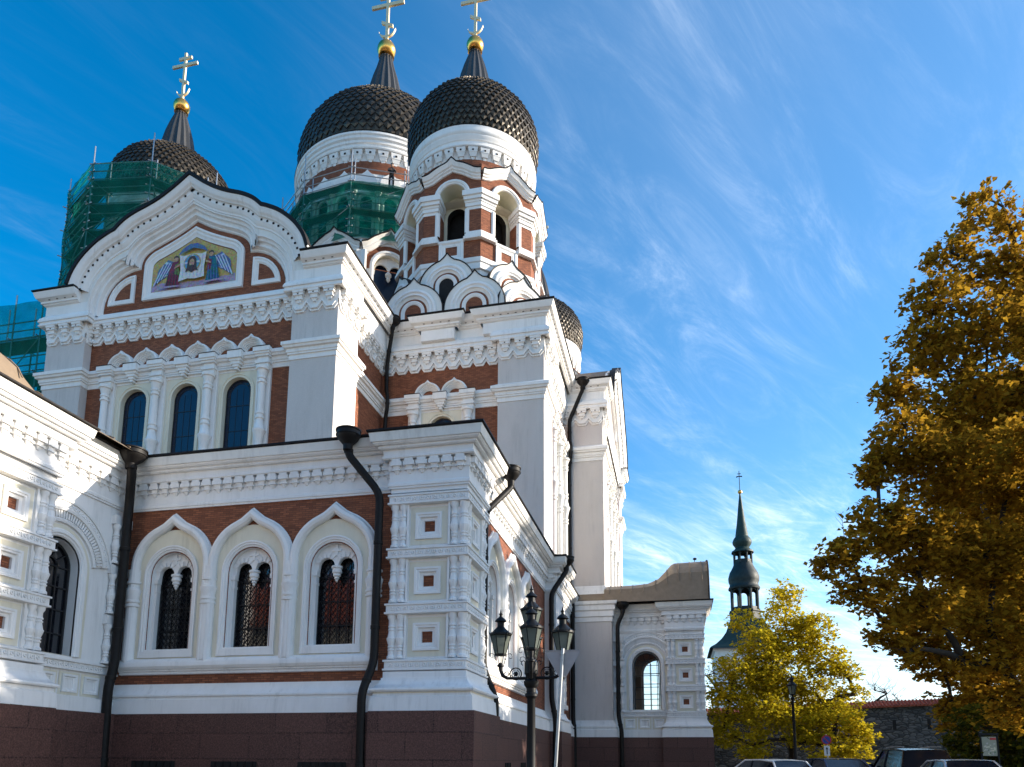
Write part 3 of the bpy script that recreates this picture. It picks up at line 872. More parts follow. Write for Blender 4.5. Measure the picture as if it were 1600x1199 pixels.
lip(mb, plan_r([(-.6, -.40), (2.55, -.40), (2.55, 0), (4.65, 0), (4.65, -2.6)]), .57, 10.53)
o = mb.build('porch_roof', CATH, (-.5, 45.2, 10.7))
mb = MB(); c = (1.30, 44.6, 13.33)
mb.lathe(c, [(.02, 0), (.02, .16)], 6, 'iron'); mb.ball((c[0]+.02, c[1], c[2]+.24), .10, 'iron', 10, 6, (1.2, 1, .8))
mb.build('floodlight', o, c)

# left porch: its side runs away from the camera towards the gallery corner
LFm = Frame((-16.9, 19.40), (0, -1), (1, 0))
def plan_l(L): return [tuple(LFm(u, d, 0)[:2]) for u, d in L][::-1]
PDZ = 0.06
porch(LFm, 2.04, 'porch with dark arched window on the left side', plan_l, 2.65, 5.2, (4.06, 5.63, 7.24, 8.85), .98)
mb = porch_roof(lambda u, v, z: (-16.95-v, 19.40-u, z), 10.97, ((-.9, 11.40), (1.5, 11.40), (3.2, 11.42), (4.1, 11.6), (4.4, 12.0), (4.7, 12.5), (5.0, 12.7), (6.4, 12.75)), 1.0)
lip(mb, plan_l([(-.6, -.40), (2.65, -.40), (2.65, 0), (5.2, 0), (5.2, -2.6)]), .57, 10.97)
mb.build('porch_roof', CATH, (-19.3, 16, 11))
mb = MB(); mb.box(right(-17.9), 14.5, 19.9, -.1, 0, 2.8, 10.5, 'dark_room'); mb.build('porch_hall', CATH, (-17.9, 17, 2.8))
# ================================================================== UPPER WALLS
UP = [(-30.45, 36), (-30.45, 28.5), (-28.2, 28.5), (-28.2, 28.95), (-16.9, 28.95), (-16.9, 28.5), (-14.6, 28.5), (-14.6, 30.7),
      (-14.95, 30.7), (-14.95, 34.75), (-8.5, 34.75), (-8.5, 34.4), (-6.1, 34.4), (-6.1, 36.9), (-6.45, 36.9), (-6.45, 42.8), (-3.95, 42.8),
      (-3.95, 45.05), (-4.4, 45.05), (-4.4, 56.35), (-3.95, 56.35), (-3.95, 58.65), (-6.45, 58.65)]
# string course, modillion frieze, upper mouldings
STR = [(-.05, 19.55), (.04, 19.57), (.04, 19.80), (.10, 19.83), (.10, 19.92), (.14, 19.95), (.14, 20.12), (.24, 20.20), (.27, 20.32), (.32, 20.36), (.32, 20.52), (.0, 20.58)]
FRZ = [(-.05, 22.34), (.05, 22.36), (.05, 23.0), (.30, 23.02), (.34, 23.08), (.34, 23.14), (.30, 23.16), (.30, 23.26), (.36, 23.30), (.36, 23.38), (.31, 23.48), (.16, 23.56), (.14, 23.6), (.14, 24.0)]
TOP = [(.14, 24.0), (.20, 24.02), (.24, 24.08), (.24, 24.14), (.32, 24.18), (.32, 24.34), (.38, 24.38), (.42, 24.46), (.48, 24.5), (.52, 24.56), (.60, 24.80), (.0, 24.82)]
AD = lambda L: [(d, z-(z-1.5)*max(0, d-.05)/32) for d, z in L]
STR, FRZ = AD(STR), AD(FRZ)
FRZ[-1] = (.14, 24.0); FRZ[-2] = (.14, 23.5)
TOP = [(d, z-.20*min(1, max(0, (z-24.0)/.5))) for d, z in TOP]
def zigzag(mb, path, z, sp=.72, skip=()):
    # overlapping stepped chevrons under the brackets, and the brackets themselves
    for F, L, i in seg_frames(path):
        if i in skip or L < .42: continue
        n = max(1, round(L/sp)); st = L/n
        pts = []
        for k in range(n):
            u = st*(k+.5); h = st*.5
            pts += [(u-h, z+.29), (u-h*.55, z+.04), (u+h*.55, z+.04)]
            mb.fill(F, [(u-h, z+.31), (u-h*.55, z+.06), (u+h*.55, z+.06), (u+h, z+.31), (u+h, z+.6), (u-h, z+.6)], [], .052, 'white')
        pts.append((L, z+.29))
        mb.face(F, pts, [(0, -.02), (0, .07), (.055, .08), (.06, .04), (.095, .04), (.10, .15), (.165, .15), (.17, .09), (.21, .09), (.215, .05)], 'white')
        for k in range(n):
            u = st*(k+.5); h = st*.5
            w = st*.80
            w = st*.72
            mb.taper(F, u, w*.98, w, .04, .31, .32, z+.92, z+1.07, 'white')
            mb.taper(F, u, w*.90, w*.90, .04, .28, .28, z+.80, z+.92, 'white')
            mb.taper(F, u, w*.56, w*.62, .04, .20, .22, z+.66, z+.80, 'white')
            mb.taper(F, u, w*.70, w*.70, .04, .23, .23, z+.60, z+.66, 'white')
            mb.taper(F, u, w*.30, w*.50, .04, .15, .18, z+.47, z+.60, 'white')
            for s in (-.0,):
                mb.box(F, u-.035, u+.035, .27, .284, z+.83, z+.89, 'roof_edge')
def drill_row(mb, path, z, d, sp=.42, skip=()):
    for F, L, i in seg_frames(path):
        if i in skip or L < .6: continue
        n = max(1, round(L/sp)); st = L/n
        for k in range(n):
            u = st*(k+.5)
            mb.box(F, u-.05, u+.05, d-.05, d+.012, z, z+.09, 'roof_edge')

mb = MB()
mb.plan(UP, STR, 'white'); mb.plan(UP, FRZ, 'white')
zigzag(mb, UP, 21.84)
SIDE = UP[6:]
mb.build('upper_cornice', CATH)
# straight top mouldings run everywhere except across the two gables
PA = [(-30.45, 36), (-30.45, 28.5), (-28.6, 28.5)]; PB = [(-16.35, 28.5), (-14.6, 28.5), (-14.6, 34.75), (-12.7, 34.75), (-12.7, 34.4), (-10.85, 34.4), (-10.85, 34.75), (-9.3, 34.75), (-9.3, 34.4), (-6.1, 34.4), (-6.1, 42.8), (-3.95, 42.8), (-3.95, 44.6)]
PC = [(-3.95, 56.8), (-3.95, 58.65), (-6.45, 58.65)]
for P in (PA, PB, PC):
    mb = MB(); mb.plan(P, TOP, 'white'); drill_row(mb, P, 24.22, .38)
    if P is PB:
        mb.box(front(34.75), -12.7, -10.85, .0, .49, 23.4, 23.99, 'white'); mb.box(front(34.75), -9.3, -8.5, .0, .49, 23.4, 23.99, 'white')
        mb.box(front(34.4), -12.62, -10.93, -.3, .12, 23.66, 24.02, 'white'); mb.box(front(34.4), -12.5, -11.05, -.3, .04, 23.6, 23.66, 'white')
    mb.build('top_cornice', CATH)
    mb = MB(); lip(mb, P, .62, 24.62, t=.08); mb.build('roof_edge', CATH)
mb = MB()
# flat roofs
mb.add([(-14.6, 34.4, 24.9), (-6.1, 34.4, 24.9), (-6.1, 46, 24.9), (-14.6, 46, 24.9)], [(0, 1, 2, 3)], 'roof')
mb.build('upper_roof', CATH)

mb = MB()
def wall(F, u0, u1, z0, z1, d, m, holes=()): mb.fill(F, rect(u0, u1, z0, z1), list(holes), d, m)
# pilasters of grey render
GFr = front(28.5); TFr = front(34.4)
SMS = 'stucco'
S14 = right(-14.6); S61 = right(-6.1); S39 = right(-3.95)
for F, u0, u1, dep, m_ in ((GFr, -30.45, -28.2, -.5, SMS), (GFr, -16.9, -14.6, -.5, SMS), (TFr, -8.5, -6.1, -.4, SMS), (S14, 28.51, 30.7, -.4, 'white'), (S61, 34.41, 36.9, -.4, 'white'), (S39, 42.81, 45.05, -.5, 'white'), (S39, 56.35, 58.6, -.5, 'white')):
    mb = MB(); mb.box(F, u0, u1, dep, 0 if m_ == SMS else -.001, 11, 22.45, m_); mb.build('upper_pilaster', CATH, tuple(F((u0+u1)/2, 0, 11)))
mb = MB()
mb.box(front(42.8), -6.5, -3.95, -.5, 0, 2.8, 22.45, SMS)
mb.build('upper_wall', CATH); mb = MB(); wall(right(-14.95), 30.6, 34.8, 11, 22.5, 0, 'brick')
mb.build('upper_wall', CATH); mb = MB(); wall(right(-30.45), 28.9, 36, 11, 22.0, 0, SMS)
mb.build('upper_wall', CATH); mb = MB(); wall(S39, 42.8, 58.65, 22.9, 24.85, 0, 'white')
mb.build('upper_wall', CATH); mb = MB(); wall(S61, 34.4, 42.9, 22.9, 24.85, 0, 'white')
mb.build('upper_wall', CATH); mb = MB(); wall(S14, 28.6, 34.9, 22.9, 24.85, 0, 'white')
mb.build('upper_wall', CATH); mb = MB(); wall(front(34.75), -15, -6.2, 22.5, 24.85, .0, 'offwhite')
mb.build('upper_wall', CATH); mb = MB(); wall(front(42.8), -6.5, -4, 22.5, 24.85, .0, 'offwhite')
mb.build('upper_wall', CATH)

# ------------------------------------------------------------------ bays with columns, arched windows and little ogee hoods
def rib_col(mb, F, u, d, z0, z1, r=.165):
    L = z1-z0
    prof = [(r*1.0, z0), (r, z1-4.1), (r*1.3, z1-4.08), (r*1.3, z1-4.0), (r*1.05, z1-3.98), (r*1.05, z1-3.9), (r*1.3, z1-3.88), (r*1.3, z1-3.8), (r*1.0, z1-3.77),
            (r*1.2, z1-3.5), (r*1.65, z1-3.2), (r*1.85, z1-3.14), (r*1.85, z1-3.06), (r*1.5, z1-3.0), (r*1.1, z1-2.7), (r*1.0, z1-2.55), (r*1.3, z1-2.52), (r*1.3, z1-2.42), (r*1.05, z1-2.4),
            (r*1.05, z1-2.32), (r*1.3, z1-2.3), (r*1.3, z1-2.2), (r, z1-2.18), (r*.98, z1-.78), (r*1.3, z1-.76), (r*1.3, z1-.68), (r*1.05, z1-.66), (r*1.05, z1-.58), (r*1.3, z1-.56), (r*1.3, z1-.48),
            (r*1.05, z1-.44), (r*1.5, z1-.16), (r*1.9, z1-.12), (r*1.9, z1)]
    c = F(u, d, 0); mb.lathe((c.x, c.y, 0), prof, 12, 'white')
def bay(F, cols, wcs, hoods, z0, brick_u, wr=.72, ztop=19.3, name='bay', hole=None):
    """F at recessed wall plane"""
    mb = MB()
    zs = ztop-wr
    mb.fill(F, rect(brick_u[0], brick_u[1], z0, 22.5), [arch(u, zs, wr, z0+.3, 14) for u in wcs], 0, 'brick')
    # cream fields round the windows
    for i, u in enumerate(wcs):
        a, b_ = cols[i], cols[i+1]
        Fc = F.shift(.02)
        mb.fill(Fc, rect(a+.34, b_-.34, z0, 19.72), [arch(u, zs, wr+.17, z0+.28, 14)], 0, 'cream')
        mb.face(Fc, arch(u, zs, wr, z0+.25, 14), [(.18, 0), (.18, .06), (.12, .06), (.10, .02), (0, .02), (0, -.30)], 'cream')
        mb.face(Fc, [(a+.34, z0), (a+.34, 19.72), (b_-.34, 19.72), (b_-.34, z0)], [(.03, 0), (.03, .12), (-.04, .12), (-.04, 0)], 'white')
    for u in cols:
        mb.box(F, u-.32, u+.32, 0, .12, z0, 19.6, 'white')
        # block over the column breaking the string course forward
        for w, d, za, zb in ((.62, .34, 19.45, 19.68), (.70, .40, 19.68, 19.82), (.56, .34, 19.82, 20.0), (.70, .44, 20.0, 20.1), (.76, .50, 20.1, 20.2), (.84, .55, 20.2, 20.42)):
            mb.box(F, u-w/2, u+w/2, 0, d, za, zb, 'white')
        mb.box(F, u-.43, u+.43, 0, .57, 20.42, 20.45, 'roof_edge')
    for i in range(len(cols)-1):
        u = (cols[i]+cols[i+1])/2
        for w, d, za, zb in ((.16, .30, 19.56, 19.68), (.30, .34, 19.68, 19.80), (.46, .38, 19.80, 19.94), (.60, .42, 19.94, 20.06), (.74, .50, 20.06, 20.42)):
            mb.box(F, u-w/2, u+w/2, 0, d, za, zb, 'white')
        mb.box(F, u-.38, u+.38, 0, .52, 20.42, 20.45, 'roof_edge')
    # ogee hoods
    for u, r in hoods:
        cv = ogee(u, 20.42, r*1.0, r*1.19, 12, 20)
        mb.face(F, cv, [(.02, 0), (.02, .26), (-.02*r, .35), (-.08*r, .38), (-.15*r, .36), (-.19*r, .28)], 'white')
        mb.fill(F, cv, [arc(u, 20.42, r*.80, 180, 0, 14)], .285, 'white')
        mb.face(F, arc(u, 20.42, r*.80, 180, 0, 14), [(0, .285), (0, .24), (-.07*r, .24), (-.09*r, .18), (-.15*r, .18), (-.16*r, .12), (-.21*r, .12), (-.22*r, .06), (-.27*r, .06), (-.28*r, 0)], 'white')
    o = mb.build(name, CATH, tuple(F((cols[0]+cols[-1])/2, 0, 12)))
    for u in cols:
        mb = MB(); rib_col(mb, F, u, .28, z0, 19.46)
        mb.build('column', o, tuple(F(u, .28, 12)))
    for u in wcs:
        mb = MB(); Fw = F.shift(-.24)
        mb.fill(Fw, arch(u, zs, wr, z0+.3, 12), [], 0, 'glass_blue')
        wo = mb.build('window', CATH, tuple(F(u, 0, z0)))
        mb = MB(); t = .012
        mb.face(Fw, arch(u, zs, wr-.02, z0+.3, 12), [(.02, 0), (.02, .03), (-.03, .03), (-.03, 0)], 'lead')
        mb.face(Fw, arch(u, zs, wr-.20, z0+.3, 12), [(t, 0), (t, .02), (-t, .02), (-t, 0)], 'lead')
        z = z0+.6
        while z < zs+.3:
            full = int(round((z-z0)/.42)) % 3 == 0
            for a, b_ in (((-wr, wr),) if full else ((-wr, -wr+.2), (wr-.2, wr))):
                mb.box(Fw, u+a, u+b_, 0, .021, z-t, z+t, 'lead')
            z += .42
        for k in (-.17, .17): mb.box(Fw, u+k-t*.5, u+k+t*.5, 0, .016, z0+.3, zs+.25, 'lead')
        for a in (45, 90, 135):
            c, s = cos(radians(a)), sin(radians(a))
            mb.prism(Fw, [(u+(wr-.2)*c-t*s, zs+(wr-.2)*s+t*c), (u+wr*c-t*s, zs+wr*s+t*c), (u+wr*c+t*s, zs+wr*s-t*c), (u+(wr-.2)*c+t*s, zs+(wr-.2)*s-t*c)], 0, .02, 'lead')
        mb.build('leading', wo, tuple(F(u, 0, z0)))
    return o
GW = front(28.95); TW = front(34.75); SW = right(-6.45); RW = right(-4.4)
gc = [-26.87, -24.03, -21.19, -18.35]
bay(GW, gc, [-25.42, -22.6, -19.78], [(-26.87+1.42*(k+.5), .71) for k in range(6)], 11.5, (-28.3, -16.8), name='gable_bay')
bay(TW, [-13.1, -10.1], [-11.6], [(-12.33, .71), (-10.87, .71)], 11.5, (-15.0, -8.4), .66, name='tower_bay')
bay(SW, [37.75, 39.85, 41.95], [38.8, 40.9], [(38.275+1.05*k, .53) for k in range(4)], 11.5, (36.8, 42.9), .5, name='tower_bay')
rc = [46.45, 49.3, 52.15, 55.0]
bay(RW, rc, [47.87, 50.72, 53.57], [(46.45+1.425*(k+.5), .71) for k in range(6)], 11.5, (45.0, 56.4), name='gable_bay')

# ------------------------------------------------------------------ gables
def gable(F, uc, nm, mosaic=True):
    """F: pilaster plane of the facade (recess .45 behind). uc: centre"""
    S = lambda L: [(uc+a, z) for a, z in L]
    def mir(L): return [(-a, z) for a, z in L][::-1]
    def sm(pts, n=5):
        out = []
        for i in range(len(pts)-1):
            p0 = pts[max(0, i-1)]; p1 = pts[i]; p2 = pts[i+1]; p3 = pts[min(len(pts)-1, i+2)]
            for k in range(n):
                t = k/n
                out.append(tuple(.5*((2*p1[j])+(-p0[j]+p2[j])*t+(2*p0[j]-5*p1[j]+4*p2[j]-p3[j])*t*t+(-p0[j]+3*p1[j]-3*p2[j]+p3[j])*t**3) for j in (0, 1)))
        out.append(pts[-1]); return out
    # left half of the outer edge of the cornice
    A = sm([(-6.46, 24.75), (-6.22, 25.45), (-5.72, 26.18), (-5.0, 26.82), (-4.35, 27.18), (-4.0, 27.32)], 4)
    B_ = sm([(-4.0, 27.32), (-3.55, 27.74), (-2.95, 28.08), (-2.2, 28.36), (-1.5, 28.68), (-.8, 29.12), (0, 29.72)], 4)
    edge = A+B_[1:]
    full = S(edge+mir(edge)[1:])
    mb = MB()
    wallp = [(uc-6.46+.3, 23.5)]+full+[(uc+6.46-.3, 23.5)]
    prof = [(0.02, 0), (0, .60), (-.05, .60), (-.24, .53), (-.28, .50), (-.31, .44), (-.34, .42), (-.38, .40), (-.40, .30), (-.58, .30), (-.60, .28), (-.68, .26), (-.72, .22), (-.76, .18), (-.84, .17), (-.86, .12)]
    mb.face(F, full, prof, 'white')
    # drilled dots along the curve
    acc = 0
    for i in range(len(full)-1):
        a, b_ = Vector(full[i]), Vector(full[i+1]); L = (b_-a).length; d = (b_-a)/L; nrm = Vector((-d.y, d.x))
        while acc < L:
            p = a+d*acc-nrm*.49
            mb.box(F, p.x-.045, p.x+.045, .30, .335, p.y-.045, p.y+.045, 'roof_edge'); acc += .40
        acc -= L
    # recessed trefoil panel: white mouldings, brick ribbon, framed panels
    k = 1.0
    cen = sm([(-3.02, 25.63), (-2.98, 26.02), (-2.82, 26.34), (-2.45, 26.62), (-1.9, 26.86), (-1.2, 27.15), (-.55, 27.48), (0, 27.82)], 3)
    q = arc(-3.02, 23.66, 1.99, 180, 90, 8)
    lobe = [(-5.01, 23.60)]+[(a, z) for a, z in q]+cen[1:]
    tre = S(lobe+mir(lobe)[1:])
    tre[0] = (tre[0][0], 23.3); tre[-1] = (tre[-1][0], 23.3)
    hole = offset2d(tre, .62); hole[0] = (hole[0][0], 23.5); hole[-1] = (hole[-1][0], 23.5)
    mb.fill(F, wallp+hole[::-1], [], .12, 'offwhite')
    mb.face(F, tre, [(.63, .11), (.62, .16), (.58, .16), (.55, .04), (.50, .02), (.44, .02), (.40, -.10), (.36, -.12), (.30, -.12), (.26, -.06), (.20, -.06), (.16, -.14), (.12, -.22), (.06, -.24), (.02, -.30), (.0, -.32)], 'white')
    mb.fill(F, tre, [], -.28, 'brick')
    # framed centre panel
    def frame_panel(o, m, prof=((0, -.29), (0, -.16), (-.10, -.14), (-.16, -.20), (-.26, -.20), (-.34, -.26), (-.44, -.27))):
        mb.face(F, o, list(prof), 'white', closed=True)
    cin = sm([(-2.76, 25.75), (-2.68, 26.02), (-2.35, 26.36), (-1.85, 26.58), (-1.2, 26.86), (-.55, 27.18), (0, 27.50)], 3)
    pc = S([(-2.76, 23.86)]+cin+mir(cin)[1:]+[(2.76, 23.86)])
    frame_panel(pc, 'white')
    for s in (-1, 1):
        qa = [(a, z) for a, z in arc(-3.26, 23.84, 1.50, 180, 90, 8)]+[(-3.26, 23.84)]
        qa = [(-s*a, z) for a, z in qa]
        if s > 0: qa = qa[::-1]
        frame_panel(S(qa), 'white', ((0, -.29), (0, -.19), (-.08, -.18), (-.12, -.22), (-.22, -.22), (-.28, -.275), (-.30, -.285)))
    o = mb.build(nm, CATH, tuple(F(uc, 0, 24)))
    # mosaic
    cin2 = sm([(-2.34, 25.55), (-2.28, 25.76), (-2.05, 25.95), (-1.6, 26.14), (-1.05, 26.38), (-.5, 26.66), (0, 26.95)], 3)
    ms = S([(-2.34, 24.28)]+cin2+mir(cin2)[1:]+[(2.34, 24.28)])
    mb = MB()
    lay = [-.265]
    def shape(L, m):
        lay[0] += .0035; mb.fill(F, S(L), [], lay[0], m)
    mb.fill(F, ms, [], -.265, 'mosaic_gold')
    def el(cx, cz, rx, rz, n=14): return [(cx+rx*cos(2*pi*i/n), cz+rz*sin(2*pi*i/n)) for i in range(n)]
    shape([(-2.33, 24.29), (-2.3, 24.62), (-1.7, 24.72), (-1.1, 24.55), (-.4, 24.62), (.4, 24.56), (1.2, 24.66), (1.9, 24.62), (2.3, 24.7), (2.33, 24.29)], 'mosaic_lilac')
    # wings
    for s in (-1, 1):
        for i in range(3):
            shape([(s*(1.05+.10*i), 25.72-.06*i), (s*(1.5+.1*i), 25.95-.10*i), (s*(1.80+.1*i), 25.55-.05*i), (s*(2.18-.04*i), 24.62+.12*i), (s*(1.72-.05*i), 24.9+.1*i), (s*(1.3), 25.15)], ('mosaic_blue', 'mosaic_pale', 'mosaic_blue')[i])
    for s in (-1, 1):
        for i in range(7):
            t = i/6; x0 = s*(1.12+.55*t); x1 = s*(1.60+.56*t); za = 25.80-.12*t; zb = 25.05-.42*t
            shape([(x0, za), (x0+s*.07, za-.02), (x1+s*.05, zb), (x1, zb-.07)], ('mosaic_pale', 'mosaic_blue')[i % 2])
    # two robed figures
    for s, ra, rb in ((-1, 'mosaic_maroon', 'mosaic_green'), (1, 'mosaic_teal', 'mosaic_maroon')):
        shape([(s*.85, 25.78), (s*1.18, 25.72), (s*1.34, 25.2), (s*1.52, 24.42), (s*.72, 24.36), (s*.82, 25.0)], ra)
        shape([(s*.84, 25.62), (s*1.02, 25.55), (s*1.02, 25.05), (s*.74, 24.95)], rb)
        shape(el(s*.98, 25.86, .13, .15, 10), 'mosaic_skin')
        shape([(s*.98-.14, 25.86), (s*.98-.12, 26.0), (s*.98, 26.05), (s*.98+.12, 26.0), (s*.98+.14, 25.86), (s*.98+.06, 25.94), (s*.98-.06, 25.94)], 'mosaic_brown')
    for s in (-1, 1):
        for i in range(4):
            x = s*(.86+.16*i); shape([(x, 25.2-.05*i), (x+s*.035, 25.2-.05*i), (x+s*.09, 24.42), (x+s*.03, 24.40)], 'mosaic_brown' if s < 0 else 'mosaic_blue')
        shape([(s*.70, 25.55), (s*1.0, 25.40), (s*1.05, 25.30), (s*.72, 25.42)], 'mosaic_skin')
        shape([(s*.75, 24.40), (s*1.7, 24.44), (s*1.9, 24.34), (s*.6, 24.31)], 'mosaic_lilac')
    # arch of wings over the cloth
    shape([(-.85, 25.95), (-.6, 26.30), (-.2, 26.52), (.2, 26.52), (.6, 26.30), (.85, 25.95), (.55, 26.12), (0, 26.30), (-.55, 26.12)], 'mosaic_blue')
    # white cloth with a round blue field and a plain head
    shape([(-.74, 25.98), (-.5, 25.90), (0, 25.97), (.5, 25.90), (.74, 25.98), (.66, 25.2), (.70, 24.66), (.2, 24.60), (-.25, 24.66), (-.72, 24.56), (-.64, 25.2)], 'mosaic_white')
    for i in range(6):
        x = -.55+.22*i; shape([(x, 25.88), (x+.03, 25.88), (x*.9+.02, 24.72), (x*.9-.02, 24.70)], 'mosaic_pale')
    shape(el(0, 25.46, .47, .47, 22), 'mosaic_gold'); shape(el(0, 25.46, .42, .42, 22), 'mosaic_ring')
    shape([(-.42, 25.42), (.42, 25.42), (.42, 25.52), (-.42, 25.52)], 'mosaic_pale'); shape([(-.05, 25.88), (.05, 25.88), (.05, 25.5), (-.05, 25.5)], 'mosaic_pale')
    shape([(-.24, 25.60), (-.14, 25.78), (0, 25.82), (.14, 25.78), (.24, 25.60), (.27, 25.2), (.36, 24.98), (.18, 25.06), (0, 24.92), (-.18, 25.06), (-.36, 24.98), (-.27, 25.2)], 'mosaic_brown')
    shape(el(0, 25.44, .14, .22, 14), 'mosaic_skin')
    shape([(-.12, 25.30), (0, 25.34), (.12, 25.30), (.08, 25.10), (0, 25.02), (-.08, 25.10)], 'mosaic_brown')
    for s in (-1, 1): shape(el(s*.055, 25.48, .028, .016, 8), 'mosaic_brown')
    if mosaic: mb.build('mosaic', o, tuple(F(uc, 0, 24.2)))
    # barrel roof of the gable running back to the middle of the church
    mb = MB()
    back = -13
    rows = [[F(p[0], d, p[1]+.02) for p in full] for d in (.66, back)]
    mb.grid(rows, 'roof')
    n = len(full)
    thick = [F(p[0], .66, p[1]+.02) for p in full]
    mb.face(F, full, [(-.02, .60), (.0, .67), (.16, .67), (.17, .30)], 'roof_edge')
    for t in range(4):
        pass
    mb.build('gable_roof', CATH, tuple(F(uc, 0, 27)))
    # solid body behind
    mb = MB()
    mb.strip(F, [(uc-7.9, 11), (uc-7.9, 24.8)], -.6, back, 'white'); mb.strip(F, [(uc+7.9, 11), (uc+7.9, 24.8)], -.6, back, 'white')
    mb.strip(F, [(uc-7.9, 24.8), (uc-6.2, 24.81)], .1, back, 'roof'); mb.strip(F, [(uc+7.9, 24.8), (uc+6.2, 24.81)], .1, back, 'roof')
    return o
def mosaic_mat(name, col, v=.5):
    m, nt, b = new_mat(name)
    g = nt.nodes.new('ShaderNodeNewGeometry')
    vo = nt.nodes.new('ShaderNodeTexVoronoi'); vo.inputs['Scale'].default_value = 14
    nt.links.new(g.outputs['Position'], vo.inputs[0])
    c = mixc_(nt, v, col, vo.outputs['Color'], 'SOFT_LIGHT')
    nt.links.new(c, b.inputs['Base Color']); b.inputs['Roughness'].default_value = .45
for n, c in (('gold', (.46, .33, .10)), ('lilac', (.36, .27, .36)), ('blue', (.09, .15, .30)), ('pale', (.50, .55, .66)), ('maroon', (.20, .02, .045)), ('green', (.14, .20, .04)),
             ('teal', (.02, .13, .17)), ('skin', (.48, .28, .16)), ('brown', (.07, .035, .02)), ('white', (.66, .65, .62)), ('ring', (.10, .27, .42))):
    mosaic_mat('mosaic_'+n, c)
gable(GFr, -22.53, 'gable')
gable(S39, 50.72, 'gable', False)

# brown skirt roof where the pier passes the low roof, and its lower mouldings
mb = MB()
PP = [(-6.5, 42.8), (-3.95, 42.8), (-3.95, 45)]
mb.plan(PP, [(0, 11.75), (.06, 11.70), (.10, 11.5), (.22, 11.25), (.24, 11.18)], 'white')
mb.plan(PP, [(.24, 11.20), (.50, 10.86), (.55, 10.80), (.55, 10.72), (0, 10.7)], 'roof')
PQ = [(-6.5, 42.45), (-3.55, 42.45), (-3.55, 45)]
mb.plan(PQ, [(0, 2.8), (0, 10.8)], 'stucco')
mb.plan(PQ, [(-.02, 9.5), (.05, 9.52), (.05, 9.78), (.13, 9.82), (.13, 10.12), (.22, 10.2), (.22, 10.45), (.32, 10.52), (.36, 10.7), (0, 10.72)], 'white')
mb.plan(PQ, [(.28, 2.83), (.25, 3.25), (.20, 3.3), (.24, 3.38), (.24, 3.44), (.12, 3.6), (.08, 3.78), (0, 3.79)], 'white')
mb.build('pier', CATH, (-5, 42.6, 2.8))
mb = MB(); mb.plan(PQ, PLIN, 'granite'); mb.build('pier_plinth', CATH, (-5, 42.6, 0))
# hidden core so that no light leaks through the body of the church
mb = MB()
mb.wbox(-29.9, -15.4, 29.6, 71, 11.2, 24.6, 'dark_room'); mb.wbox(-40, -4.9, 43.4, 58, 2.8, 24.6, 'dark_room'); mb.wbox(-38, -6.9, 35.2, 65, 11.2, 24.7, 'dark_room')
mb.wbox(-30, -7.2, 21.0, 60, -.2, 11.0, 'dark_room')
mb.build('core_wall', CATH)
# ================================================================== BELL TOWERS
BT = (-11.7, 40.2, 25.0)     # axis of the nearest one
def scaled_dome(mb, prof, n, rows, m='scale', lift=.095):
    # profile [(r,z)] bottom to top, resampled by arc length
    L = [0]
    for i in range(1, len(prof)): L.append(L[-1]+hypot(prof[i][0]-prof[i-1][0], prof[i][1]-prof[i-1][1]))
    def at(s):
        s = min(max(s, 0), L[-1])
        for i in range(1, len(L)):
            if s <= L[i]:
                t = (s-L[i-1])/(L[i]-L[i-1])
                r = prof[i-1][0]+(prof[i][0]-prof[i-1][0])*t; z = prof[i-1][1]+(prof[i][1]-prof[i-1][1])*t
                dx, dz = prof[i][0]-prof[i-1][0], prof[i][1]-prof[i-1][1]; q = hypot(dx, dz)
                return r, z, dz/q, -dx/q
        return prof[-1][0], prof[-1][1], 0, 1
    mb.lathe((0, 0, 0), prof, 64, 'scale_dark')
    ds = L[-1]/rows
    for i in range(rows):
        s0 = i*ds; off = .5*(i % 2)
        A = at(s0-.06*ds); B_ = at(s0+.62*ds); C = at(s0+1.45*ds); D = at(s0+.55*ds)
        for j in range(n):
            a = 2*pi*(j+off)/n; h = pi/n*1.0
            jit = rnd.uniform(.7, 1.3)
            def P(q, aa, l):
                l *= jit*min(1, q[0]/2.0)
                return ((q[0]+q[2]*l)*cos(aa), (q[0]+q[2]*l)*sin(aa), q[1]+q[3]*l)
            tip = P(A, a, lift); l1 = P(B_, a-h, lift*.35); r1 = P(B_, a+h, lift*.35); top = P(C, a, -.01)
            mid = P(D, a, lift*.95)
            t0 = P(A, a, -.03); l0 = P(B_, a-h, -.03); r0 = P(B_, a+h, -.03)
            mb.add([tip, l1, top, r1, mid, t0, l0, r0], [(0, 3, 4), (3, 2, 4), (2, 1, 4), (1, 0, 4), (5, 0, 1, 6), (5, 7, 3, 0)], m)
